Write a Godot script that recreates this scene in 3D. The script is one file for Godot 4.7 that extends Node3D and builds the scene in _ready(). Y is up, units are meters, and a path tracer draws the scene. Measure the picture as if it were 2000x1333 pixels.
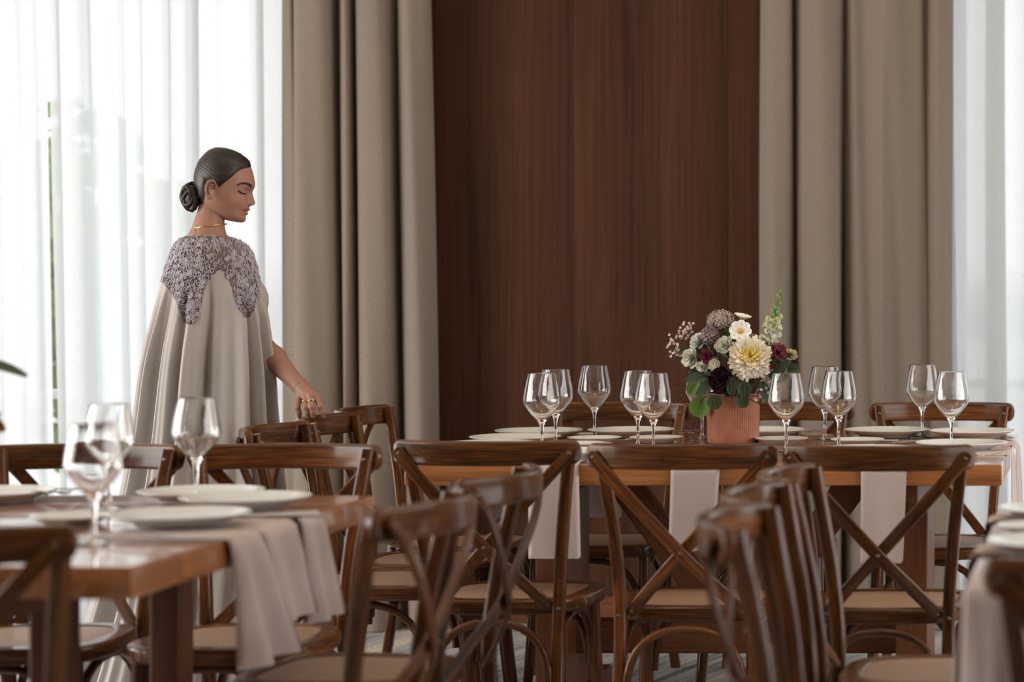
extends Node3D
# A dining room laid for a celebration: three plank tables ringed with cross back chairs, a woman in a cape at the window.
# x runs right, y up, the room recedes towards -z. The lens stands at the origin of the floor plan, 1.265 m up.

const EYE := 1.265
const TABLE := 0.785
var M := {}
var rng := RandomNumberGenerator.new()


class MB:
	var v := PackedVector3Array()
	var uv := PackedVector2Array()
	var col := PackedColorArray()
	var idx := PackedInt32Array()
	var weld := PackedInt32Array()
	var tint := Color.WHITE
	var tinted := false

	func add(p: Vector3, t := Vector2.ZERO) -> int:
		v.append(p)
		uv.append(t)
		col.append(tint)
		return v.size() - 1

	func quad(a: int, b: int, c: int, d: int) -> void:
		idx.append_array(PackedInt32Array([a, b, c, a, c, d]))

	func tri(a: int, b: int, c: int) -> void:
		idx.append_array(PackedInt32Array([a, b, c]))

	# turns the triangles from `from` on outwards when they close a volume
	func outward(from: int) -> void:
		var vol := 0.0
		var o: Vector3 = v[idx[from]] if from < idx.size() else Vector3.ZERO
		for i in range(from, idx.size(), 3):
			vol += (v[idx[i]] - o).dot((v[idx[i + 1]] - o).cross(v[idx[i + 2]] - o))
		if vol > 0.0:
			for i in range(from, idx.size(), 3):
				var t := idx[i + 1]
				idx[i + 1] = idx[i + 2]
				idx[i + 2] = t

	func sweep(pts: PackedVector3Array, prof: PackedVector2Array, up: Vector3, sc := PackedVector2Array(), ring := false, caps := true, ups := PackedVector3Array()) -> void:
		var from := idx.size()
		var n := pts.size()
		var m := prof.size()
		var rows := n + 1 if ring else n
		var first := v.size()
		var along := 0.0
		for i in rows:
			var k := i % n
			var t: Vector3
			if ring:
				t = pts[(k + 1) % n] - pts[(k + n - 1) % n]
			else:
				t = pts[mini(k + 1, n - 1)] - pts[maxi(k - 1, 0)]
			t = t.normalized()
			var uu: Vector3 = ups[k] if ups.size() else up
			var side := uu.cross(t).normalized()
			var u := t.cross(side)
			if i > 0:
				along += pts[k].distance_to(pts[(i - 1) % n])
			var s: Vector2 = sc[k] if sc.size() else Vector2.ONE
			var around := 0.0
			for j in m + 1:
				var q := prof[j % m]
				if j > 0:
					around += q.distance_to(prof[j - 1])
				add(pts[k] + side * (q.x * s.x) + u * (q.y * s.y), Vector2(around, along))
			weld.append_array(PackedInt32Array([first + i * (m + 1), first + i * (m + 1) + m]))
		for i in rows - 1:
			for j in m:
				var a := first + i * (m + 1) + j
				quad(a, a + 1, a + m + 2, a + m + 1)
		if ring:
			for j in m + 1:
				weld.append_array(PackedInt32Array([first + j, first + n * (m + 1) + j]))
		elif caps:
			for e in 2:
				var base := first + (0 if e == 0 else (n - 1) * (m + 1))
				var c := Vector3.ZERO
				for j in m:
					c += v[base + j]
				var ci := add(c / m, uv[base])
				var b0 := v.size()
				for j in m:
					add(v[base + j], uv[base] + prof[j])
				for j in m:
					if e == 0:
						tri(ci, b0 + (j + 1) % m, b0 + j)
					else:
						tri(ci, b0 + j, b0 + (j + 1) % m)
		outward(from)

	func lathe(prof: PackedVector2Array, segs: int, at := Transform3D(), closed := true) -> void:
		var from := idx.size()
		var first := v.size()
		var n := prof.size()
		var along := 0.0
		for i in n:
			if i > 0:
				along += prof[i].distance_to(prof[i - 1])
			for j in segs + 1:
				var a := TAU * j / segs
				add(at * Vector3(prof[i].x * cos(a), prof[i].y, prof[i].x * sin(a)), Vector2(0.05 * TAU * j / segs, along))
			weld.append_array(PackedInt32Array([first + i * (segs + 1), first + i * (segs + 1) + segs]))
		for i in n - 1:
			for j in segs:
				var a := first + i * (segs + 1) + j
				quad(a, a + 1, a + segs + 2, a + segs + 1)
		if closed:
			outward(from)

	# a grid of nu x nv cells; f(s, t) gives the point
	func surf(nu: int, nv: int, f: Callable, wide := 1.0, high := 1.0, closed_u := false) -> void:
		var first := v.size()
		for j in nv + 1:
			for i in nu + 1:
				add(f.call(float(i) / nu, float(j) / nv), Vector2(wide * i / nu, high * j / nv))
			if closed_u:
				weld.append_array(PackedInt32Array([first + j * (nu + 1), first + j * (nu + 1) + nu]))
		for j in nv:
			for i in nu:
				var a := first + j * (nu + 1) + i
				quad(a, a + 1, a + nu + 2, a + nu + 1)

	# a block with chamfered edges; the grain (v) runs along its longest side
	func block(size: Vector3, c: float, at := Transform3D()) -> void:
		var from := idx.size()
		var h := size / 2.0
		var id := {}
		var lng := size.max_axis_index()
		for sx in [-1, 1]:
			for sy in [-1, 1]:
				for sz in [-1, 1]:
					for f in 3:
						var p := Vector3(h.x * sx, h.y * sy, h.z * sz)
						for ax in 3:
							if ax != f:
								p[ax] -= c * signf(p[ax])
						var o1 := (lng + 1) % 3
						var o2 := (lng + 2) % 3
						var across := p[o1] if f != o1 else p[o2] + 0.37
						if f == lng:
							id[[sx, sy, sz, f]] = add(at * p, Vector2(p[o1] * 1.3 + 0.2, p[o2] * 0.4))
						else:
							id[[sx, sy, sz, f]] = add(at * p, Vector2(across, p[lng]))
		var q := func(f: int, s: int) -> Array:
			var a := (f + 1) % 3
			var b := (f + 2) % 3
			var res := []
			for k in [[-1, -1], [1, -1], [1, 1], [-1, 1]]:
				var key := [0, 0, 0, f]
				key[f] = s
				key[a] = k[0]
				key[b] = k[1]
				res.append(id[key])
			return res
		for f in 3:
			for s in [-1, 1]:
				var r: Array = q.call(f, s)
				if s > 0:
					quad(r[0], r[3], r[2], r[1])
				else:
					quad(r[0], r[1], r[2], r[3])
		for ax in 3:
			var a := (ax + 1) % 3
			var b := (ax + 2) % 3
			for sa in [-1, 1]:
				for sb in [-1, 1]:
					var k := []
					for e in [[-1, a], [1, a], [1, b], [-1, b]]:
						var key := [0, 0, 0, e[1]]
						key[ax] = e[0]
						key[a] = sa
						key[b] = sb
						k.append(id[key])
					if sa * sb > 0:
						quad(k[0], k[1], k[2], k[3])
					else:
						quad(k[0], k[3], k[2], k[1])
		for sx in [-1, 1]:
			for sy in [-1, 1]:
				for sz in [-1, 1]:
					if sx * sy * sz > 0:
						tri(id[[sx, sy, sz, 0]], id[[sx, sy, sz, 2]], id[[sx, sy, sz, 1]])
					else:
						tri(id[[sx, sy, sz, 0]], id[[sx, sy, sz, 1]], id[[sx, sy, sz, 2]])
		outward(from)

	func blob(c: Vector3, r: Vector3, n := 12, basis := Basis()) -> void:
		var prof := PackedVector2Array()
		for i in n / 2 + 1:
			var a := PI * i / (n / 2)
			prof.append(Vector2(sin(a), cos(a)))
		lathe(prof, n, Transform3D(basis * Basis.from_scale(r), c))

	func mesh() -> ArrayMesh:
		var nrm := PackedVector3Array()
		nrm.resize(v.size())
		for i in range(0, idx.size(), 3):
			var a := idx[i]
			var b := idx[i + 1]
			var c := idx[i + 2]
			var n := (v[c] - v[a]).cross(v[b] - v[a])
			nrm[a] += n
			nrm[b] += n
			nrm[c] += n
		for pass_ in 2:
			for i in range(0, weld.size(), 2):
				var s := nrm[weld[i]] + nrm[weld[i + 1]]
				nrm[weld[i]] = s
				nrm[weld[i + 1]] = s
		for i in nrm.size():
			nrm[i] = nrm[i].normalized() if nrm[i].length_squared() > 1e-24 else Vector3.UP
		var arr := []
		arr.resize(Mesh.ARRAY_MAX)
		arr[Mesh.ARRAY_VERTEX] = v
		arr[Mesh.ARRAY_NORMAL] = nrm
		arr[Mesh.ARRAY_TEX_UV] = uv
		if tinted:
			arr[Mesh.ARRAY_COLOR] = col
		arr[Mesh.ARRAY_INDEX] = idx
		var m := ArrayMesh.new()
		m.add_surface_from_arrays(Mesh.PRIMITIVE_TRIANGLES, arr)
		return m


# a smooth union of tapered bones, meshed as surface nets
class Nets:
	var cell: float
	var lo: Vector3
	var n := Vector3i()
	var f := PackedFloat32Array()

	func _init(a: Vector3, b: Vector3, c: float) -> void:
		lo = a
		cell = c
		n = Vector3i(((b - a) / c).ceil()) + Vector3i.ONE
		f.resize(n.x * n.y * n.z)
		f.fill(0.2)

	func bone(a: Vector3, b: Vector3, ra: float, rb: float, k := 0.012, squash := Vector3.ONE) -> void:
		var r := maxf(ra, rb) / minf(squash.x, minf(squash.y, squash.z)) + k * 2.0 + cell * 3.0
		var p0 := Vector3i((((a.min(b)) - Vector3.ONE * r - lo) / cell).floor()).clamp(Vector3i.ZERO, n - Vector3i.ONE)
		var p1 := Vector3i((((a.max(b)) + Vector3.ONE * r - lo) / cell).ceil()).clamp(Vector3i.ZERO, n - Vector3i.ONE)
		var ab := (b - a) * squash
		var den := maxf(ab.length_squared(), 1e-9)
		for z in range(p0.z, p1.z + 1):
			for y in range(p0.y, p1.y + 1):
				var at := (z * n.y + y) * n.x
				for x in range(p0.x, p1.x + 1):
					var p := (lo + Vector3(x, y, z) * cell - a) * squash
					var t := clampf(p.dot(ab) / den, 0.0, 1.0)
					var d := (p - ab * t).length() - lerpf(ra, rb, t)
					var g := f[at + x]
					var h := maxf(k - absf(d - g), 0.0) / k
					f[at + x] = minf(d, g) - h * h * k * 0.25

	func into(m: MB) -> void:
		var id := {}
		var sx := n.x
		var sxy := n.x * n.y
		var offs := [0, 1, sx, sx + 1, sxy, sxy + 1, sxy + sx, sxy + sx + 1]
		var edges := [[0, 1], [2, 3], [4, 5], [6, 7], [0, 2], [1, 3], [4, 6], [5, 7], [0, 4], [1, 5], [2, 6], [3, 7]]
		for z in n.z - 1:
			for y in n.y - 1:
				var at := (z * n.y + y) * n.x
				for x in n.x - 1:
					var i := at + x
					var neg := 0
					for o in offs:
						if f[i + o] < 0.0:
							neg += 1
					if neg == 0 or neg == 8:
						continue
					var sum := Vector3.ZERO
					var cnt := 0
					for e in edges:
						var fa := f[i + offs[e[0]]]
						var fb := f[i + offs[e[1]]]
						if (fa < 0.0) != (fb < 0.0):
							var t := fa / (fa - fb)
							var pa := Vector3(e[0] & 1, (e[0] >> 1) & 1, e[0] >> 2)
							var pb := Vector3(e[1] & 1, (e[1] >> 1) & 1, e[1] >> 2)
							sum += pa.lerp(pb, t)
							cnt += 1
					id[i] = m.add(lo + (Vector3(x, y, z) + sum / cnt) * cell, Vector2(x, y) * cell)
		for z in range(1, n.z - 1):
			for y in range(1, n.y - 1):
				var at := (z * n.y + y) * n.x
				for x in range(1, n.x - 1):
					var i := at + x
					var s := f[i] < 0.0
					for ax in 3:
						var step: int = [1, sx, sxy][ax]
						if (f[i + step] < 0.0) == s:
							continue
						var u: int = [sx, sxy, 1][ax]
						var w: int = [sxy, 1, sx][ax]
						var a = id.get(i - u - w, -1)
						var b = id.get(i - w, -1)
						var c = id.get(i, -1)
						var d = id.get(i - u, -1)
						if a < 0 or b < 0 or c < 0 or d < 0:
							continue
						if s:
							m.quad(a, d, c, b)
						else:
							m.quad(a, b, c, d)


func ellipse(rx: float, ry: float, n := 12) -> PackedVector2Array:
	var p := PackedVector2Array()
	for i in n:
		p.append(Vector2(cos(TAU * i / n) * rx, sin(TAU * i / n) * ry))
	return p


func rrect(w: float, h: float, r: float, n := 3) -> PackedVector2Array:
	var p := PackedVector2Array()
	for q in 4:
		var c := Vector2([1, -1, -1, 1][q] * (w / 2 - r), [1, 1, -1, -1][q] * (h / 2 - r))
		for i in n + 1:
			var a := PI / 2 * (q + float(i) / n)
			p.append(c + Vector2(cos(a), sin(a)) * r)
	return p


# a smooth curve through the points
func curve(pts: Array, per := 6) -> PackedVector3Array:
	var out := PackedVector3Array()
	for i in pts.size() - 1:
		var p0: Vector3 = pts[maxi(i - 1, 0)]
		var p1: Vector3 = pts[i]
		var p2: Vector3 = pts[i + 1]
		var p3: Vector3 = pts[mini(i + 2, pts.size() - 1)]
		for k in per:
			out.append(p1.cubic_interpolate(p2, p0, p3, float(k) / per))
	out.append(pts[-1])
	return out


# a value from a table of [key, value] rows
func table_at(rows: Array, x: float, c := 1) -> float:
	if x <= rows[0][0]:
		return rows[0][c]
	for i in rows.size() - 1:
		if x <= rows[i + 1][0]:
			var t: float = (x - rows[i][0]) / (rows[i + 1][0] - rows[i][0])
			var a: float = rows[maxi(i - 1, 0)][c]
			var d: float = rows[mini(i + 2, rows.size() - 1)][c]
			var y: float = cubic_interpolate(rows[i][c], rows[i + 1][c], a, d, t)
			return clampf(y, minf(rows[i][c], rows[i + 1][c]) - 0.002, maxf(rows[i][c], rows[i + 1][c]) + 0.002)
	return rows[-1][c]


func numbered(called: String) -> String:
	if not has_node(called):
		return called
	var k := 1
	while has_node("%s_%03d" % [called, k]):
		k += 1
	return "%s_%03d" % [called, k]


func child_name(parent: Node, called: String) -> String:
	if not parent.has_node(called):
		return called
	var k := 1
	while parent.has_node("%s_%03d" % [called, k]):
		k += 1
	return "%s_%03d" % [called, k]


func tag(o: Node3D, label: String, category: String, group := "") -> Node3D:
	o.set_meta("label", label)
	o.set_meta("category", category)
	if group:
		o.set_meta("group", group)
	return o


func thing(called: String, at := Vector3.ZERO, turn := 0.0) -> Node3D:
	var o := Node3D.new()
	o.name = numbered(called)
	add_child(o, true)
	o.position = at
	o.rotation.y = turn
	return o


func part(called: String, m, mat: Material, parent: Node3D, at := Transform3D()) -> MeshInstance3D:
	var o := MeshInstance3D.new()
	o.name = child_name(parent, called)
	o.mesh = m.mesh() if m is MB else m
	o.material_override = mat
	o.transform = at
	parent.add_child(o, true)
	return o


func struct(called: String, m, mat: Material, at := Transform3D()) -> MeshInstance3D:
	var o := part(called, m, mat, self, at)
	o.set_meta("kind", "structure")
	return o


func copy(o: Node3D, called: String, at: Vector3, turn: float) -> Node3D:
	var r: Node3D = o.duplicate()
	r.name = numbered(called)
	add_child(r, true)
	r.position = at
	r.rotation.y = turn
	return r


# plan point: x to the right, d away from the lens
func P(x: float, d: float, y := 0.0) -> Vector3:
	return Vector3(x, y, -d)


# turn about y that points a thing's front (+z) along the plan direction (dx, dd)
func face(dx: float, dd: float) -> float:
	return atan2(dx, -dd)


# ---------------------------------------------------------------- materials

func noise(seed_: int, freq: float, octaves := 3) -> FastNoiseLite:
	var n := FastNoiseLite.new()
	n.noise_type = FastNoiseLite.TYPE_SIMPLEX_SMOOTH
	n.seed = seed_
	n.frequency = freq
	n.fractal_octaves = octaves
	return n


func mixed(stops: Array, t: float) -> Color:
	var x := clampf(t, 0.0, 0.9999) * (stops.size() - 1)
	var i := int(x)
	var c: Color = stops[i].lerp(stops[i + 1], x - i)
	return c


# wood: grain runs along v; `rings` gives the cathedral bands, `fibre` the fine pores
func wood_image(w: int, h: int, seed_: int, stops: Array, rings: float, fibre: float, stretch := 14) -> ImageTexture:
	var a := noise(seed_, 2.2 / w).get_seamless_image(w, maxi(h / stretch, 8))
	a.resize(w, h, Image.INTERPOLATE_CUBIC)
	var b := noise(seed_ + 7, 34.0 / w, 4).get_seamless_image(w, maxi(h / 34, 8))
	b.resize(w, h, Image.INTERPOLATE_BILINEAR)
	a.convert(Image.FORMAT_L8)
	b.convert(Image.FORMAT_L8)
	var da := a.get_data()
	var db := b.get_data()
	var out := PackedByteArray()
	out.resize(w * h * 3)
	for i in w * h:
		var x := da[i] / 255.0
		var y := db[i] / 255.0 - 0.5
		var t := 0.5 + (x - 0.5) * 0.5 + rings * 0.5 * sin(x * 46.0) * (0.4 + x) + fibre * y
		var c := mixed(stops, t)
		out[i * 3] = int(c.r * 255.0)
		out[i * 3 + 1] = int(c.g * 255.0)
		out[i * 3 + 2] = int(c.b * 255.0)
	return ImageTexture.create_from_image(Image.create_from_data(w, h, false, Image.FORMAT_RGB8, out))


func plain(c: Color, rough := 0.7, spec := 0.5) -> StandardMaterial3D:
	var m := StandardMaterial3D.new()
	m.albedo_color = c
	m.roughness = rough
	m.metallic_specular = spec
	return m


func wooden(tex: Texture2D, tint: Color, rough: float, scale: Vector3, offset := Vector3.ZERO, coat := 0.0) -> StandardMaterial3D:
	var m := plain(tint, rough)
	m.albedo_texture = tex
	m.uv1_scale = scale
	m.uv1_offset = offset
	if coat > 0.0:
		m.clearcoat_enabled = true
		m.clearcoat = coat
		m.clearcoat_roughness = 0.09
	return m


func noise_tex(size: int, freq: float, seed_: int, a: Color, b: Color, octaves := 4) -> NoiseTexture2D:
	var t := NoiseTexture2D.new()
	t.width = size
	t.height = size
	t.seamless = true
	t.noise = noise(seed_, freq, octaves)
	var g := Gradient.new()
	g.set_color(0, a)
	g.set_color(1, b)
	t.color_ramp = g
	return t


func weave_image(size: int, count: int, warp: Color, weft: Color, gap: Color, seed_: int) -> Array:
	var im := Image.create(size, size, false, Image.FORMAT_RGB8)
	var hm := Image.create(size, size, false, Image.FORMAT_RGB8)
	var r := RandomNumberGenerator.new()
	r.seed = seed_
	var var_a := []
	for i in count * 2:
		var_a.append(r.randf_range(-0.06, 0.06))
	var cellw := float(size) / count
	for y in size:
		for x in size:
			var cx := int(x / cellw)
			var cy := int(y / cellw)
			var fx := x / cellw - cx - 0.5
			var fy := y / cellw - cy - 0.5
			var over := (cx + cy) % 2 == 0
			var d := absf(fx) if over else absf(fy)
			var l := absf(fy) if over else absf(fx)
			var hgt := clampf(1.0 - d * d * 4.4, 0.0, 1.0) * (1.0 - l * l * 1.6)
			var c := (warp if over else weft).lerp(gap, 1.0 - smoothstep(0.02, 0.45, hgt))
			var k: float = 1.0 + (var_a[cx] if over else var_a[count + cy])
			im.set_pixel(x, y, Color(c.r * k, c.g * k, c.b * k))
			hm.set_pixel(x, y, Color(hgt, hgt, hgt))
	return [ImageTexture.create_from_image(im), ImageTexture.create_from_image(hm)]


func carpet_image(size: int) -> ImageTexture:
	var a := noise(41, 9.0 / size, 3).get_seamless_image(size, size / 10)
	a.resize(size, size, Image.INTERPOLATE_CUBIC)
	var b := noise(52, 60.0 / size, 3).get_seamless_image(size, size / 18)
	b.resize(size, size, Image.INTERPOLATE_BILINEAR)
	var f := noise(63, 0.35, 2).get_seamless_image(size, size)
	for im: Image in [a, b, f]:
		im.convert(Image.FORMAT_L8)
	var da := a.get_data()
	var db := b.get_data()
	var df := f.get_data()
	var stops := [Color(0.42, 0.43, 0.44), Color(0.56, 0.57, 0.59), Color(0.67, 0.68, 0.69), Color(0.75, 0.74, 0.70), Color(0.86, 0.82, 0.72), Color(0.94, 0.90, 0.80)]
	var out := PackedByteArray()
	out.resize(size * size * 3)
	for i in size * size:
		var t := 0.46 + (da[i] / 255.0 - 0.5) * 0.75 + (db[i] / 255.0 - 0.5) * 0.75
		var c := mixed(stops, t)
		var k := 0.8 + 0.4 * df[i] / 255.0
		out[i * 3] = int(clampf(c.r * k, 0.0, 1.0) * 255.0)
		out[i * 3 + 1] = int(clampf(c.g * k, 0.0, 1.0) * 255.0)
		out[i * 3 + 2] = int(clampf(c.b * k, 0.0, 1.0) * 255.0)
	return ImageTexture.create_from_image(Image.create_from_data(size, size, false, Image.FORMAT_RGB8, out))


func make_materials() -> void:
	var walnut := wood_image(256, 1024, 11, [Color(0.145, 0.08, 0.037), Color(0.28, 0.162, 0.076), Color(0.41, 0.25, 0.12), Color(0.50, 0.315, 0.16)], 0.16, 0.75)
	var oak := wood_image(256, 1024, 23, [Color(0.45, 0.265, 0.145), Color(0.61, 0.38, 0.21), Color(0.70, 0.455, 0.265), Color(0.77, 0.54, 0.34)], 0.14, 0.6)
	var veneer := wood_image(512, 1024, 35, [Color(0.17, 0.090, 0.052), Color(0.245, 0.135, 0.082), Color(0.285, 0.160, 0.100), Color(0.335, 0.195, 0.125)], 0.03, 0.55, 20)
	for k in 4:
		var g: float = [1.0, 0.9, 1.08, 0.96][k]
		M["chair%d" % k] = wooden(walnut, Color(g, g * [1.0, 0.98, 0.97, 1.0][k], g), 0.36, Vector3(5, 1.4, 1), Vector3(0.27 * k, 0.41 * k, 0), 0.6)
		M["chair%d" % k].clearcoat_roughness = 0.13
		M["chair%d" % k].metallic_specular = 0.2
	for k in 4:
		var g: float = [1.0, 0.94, 1.05, 0.98][k]
		M["oak%d" % k] = wooden(oak, Color(g, g, g), 0.30, Vector3(2.4, 0.7, 1), Vector3(0.31 * k, 0.23 * k, 0), 1.0)
	M.oak_dark = wooden(oak, Color(0.60, 0.535, 0.45), 0.5, Vector3(3, 0.9, 1))
	M.veneer = wooden(veneer, Color(1.02, 1.10, 1.16), 0.55, Vector3(1.5, 0.5, 1))
	M.veneer.metallic_specular = 0.25
	M.carpet = wooden(carpet_image(512), Color(0.95, 0.94, 0.94), 0.95, Vector3(0.42, 0.42, 1))
	M.carpet.metallic_specular = 0.2
	var cane := weave_image(128, 16, Color(0.70, 0.56, 0.45), Color(0.63, 0.49, 0.38), Color(0.34, 0.24, 0.17), 5)
	M.cane = wooden(cane[0], Color.WHITE, 0.34, Vector3(11, 11, 1))
	M.cane.metallic_specular = 0.75
	M.cane.heightmap_enabled = true
	M.cane.heightmap_texture = cane[1]
	M.cane.heightmap_scale = 0.12
	M.bolt = plain(Color(0.48, 0.44, 0.38), 0.35)
	M.bolt.metallic = 1.0
	M.steel = plain(Color(0.80, 0.80, 0.82), 0.16)
	M.steel.metallic = 1.0
	M.gold = plain(Color(0.90, 0.72, 0.48), 0.22)
	M.gold.metallic = 1.0
	M.china = plain(Color(0.88, 0.88, 0.87), 0.12)
	M.glass = plain(Color(1, 1, 1, 0.0), 0.0)
	M.glass.refraction_enabled = true
	M.glass.refraction_scale = 0.05
	M.glass.transparency = BaseMaterial3D.TRANSPARENCY_ALPHA
	M.pane = plain(Color(1, 1, 1, 0.06), 0.02)
	M.pane.transparency = BaseMaterial3D.TRANSPARENCY_ALPHA
	var linen := noise_tex(256, 0.30, 71, Color(0.93, 0.93, 0.93), Color(1, 1, 1), 3)
	M.drape = plain(Color(0.67, 0.62, 0.575), 0.95, 0.2)
	M.drape.albedo_texture = noise_tex(512, 0.10, 72, Color(0.70, 0.69, 0.68), Color(1, 1, 1), 4)
	M.drape.uv1_scale = Vector3(5, 3, 1)
	M.drape.rim_enabled = true
	M.drape.rim = 0.15
	M.drape.backlight_enabled = true
	M.drape.backlight = Color(0.56, 0.54, 0.46)
	M.sheer = plain(Color(0.93, 0.94, 0.945, 0.93), 0.9, 0.1)
	M.sheer.transparency = BaseMaterial3D.TRANSPARENCY_ALPHA
	M.sheer.albedo_texture = linen
	M.sheer.uv1_scale = Vector3(3.0, 1.4, 1)
	M.sheer.backlight_enabled = true
	M.sheer.backlight = Color(1.0, 1.0, 1.0)
	M.napkin = plain(Color(0.80, 0.73, 0.705), 0.9, 0.2)
	M.napkin.albedo_texture = linen
	M.napkin.uv1_scale = Vector3(6, 6, 1)
	M.wall = plain(Color(0.50, 0.46, 0.42), 0.9)
	M.white = plain(Color(0.85, 0.85, 0.83), 0.5)
	M.ceiling = plain(Color(0.90, 0.88, 0.84), 0.9)
	M.skin = plain(Color.WHITE, 0.45, 0.4)
	M.skin.vertex_color_use_as_albedo = true
	M.skin.subsurf_scatter_enabled = true
	M.skin.subsurf_scatter_strength = 0.08
	M.hair = wooden(wood_image(256, 256, 91, [Color(0.05, 0.035, 0.026), Color(0.11, 0.075, 0.055), Color(0.20, 0.14, 0.10)], 0.0, 1.1, 20), Color.WHITE, 0.46, Vector3(1, 1, 1))
	M.brow = plain(Color(0.17, 0.10, 0.08), 0.8)
	M.satin = plain(Color(0.66, 0.632, 0.615), 0.5, 0.4)
	M.satin.rim_enabled = true
	M.satin.rim = 0.25
	M.satin.backlight_enabled = true
	M.satin.backlight = Color(0.22, 0.21, 0.19)
	M.lace = plain(Color(0.66, 0.635, 0.675), 0.75, 0.3)
	M.lace_base = plain(Color(0.58, 0.53, 0.53), 0.85, 0.2)
	M.lace_base.albedo_texture = noise_tex(256, 0.09, 77, Color(0.6, 0.55, 0.53), Color(1.0, 0.99, 1.0), 3)
	M.lace_base.uv1_scale = Vector3(4, 3, 1)
	M.pot = plain(Color(0.73, 0.51, 0.42), 0.8, 0.3)
	M.pot.albedo_texture = noise_tex(256, 0.03, 78, Color(0.88, 0.86, 0.85), Color(1, 1, 1))
	M.soil = plain(Color(0.07, 0.05, 0.035), 0.95)
	M.amber = plain(Color(0.45, 0.22, 0.07), 0.3)
	M.leaf = plain(Color(0.12, 0.19, 0.09), 0.5)
	M.leaf_bright = plain(Color(0.36, 0.52, 0.19), 0.5)
	M.leaf_grey = plain(Color(0.22, 0.28, 0.22), 0.6)
	M.leaf_teal = plain(Color(0.17, 0.26, 0.23), 0.55)
	M.stem = plain(Color(0.24, 0.32, 0.13), 0.6)
	for k in ["leaf", "leaf_bright", "leaf_grey", "leaf_teal"]:
		M[k].backlight_enabled = true
		M[k].backlight = Color(0.30, 0.34, 0.18)
	M.petal = plain(Color(0.90, 0.88, 0.80), 0.7, 0.3)
	M.petal.vertex_color_use_as_albedo = true
	M.petal.albedo_color = Color.WHITE
	M.petal.backlight_enabled = true
	M.petal.backlight = Color(0.4, 0.4, 0.4)
	M.terrace = plain(Color(0.80, 0.79, 0.76), 0.9)
	M.shrub = plain(Color(0.40, 0.47, 0.24), 0.7)
	M.shrub.backlight_enabled = true
	M.shrub.backlight = Color(0.4, 0.45, 0.15)
	M.bark = plain(Color(0.2, 0.15, 0.1), 0.9)
	M.bulb = plain(Color(1, 0.86, 0.66), 0.5)
	M.bulb.emission_enabled = true
	M.bulb.emission = Color(1.0, 0.84, 0.62)
	M.bulb.emission_energy_multiplier = 10.0
	M.brass = plain(Color(0.6, 0.45, 0.25), 0.35)
	M.brass.metallic = 1.0


# ---------------------------------------------------------------- the room

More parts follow.
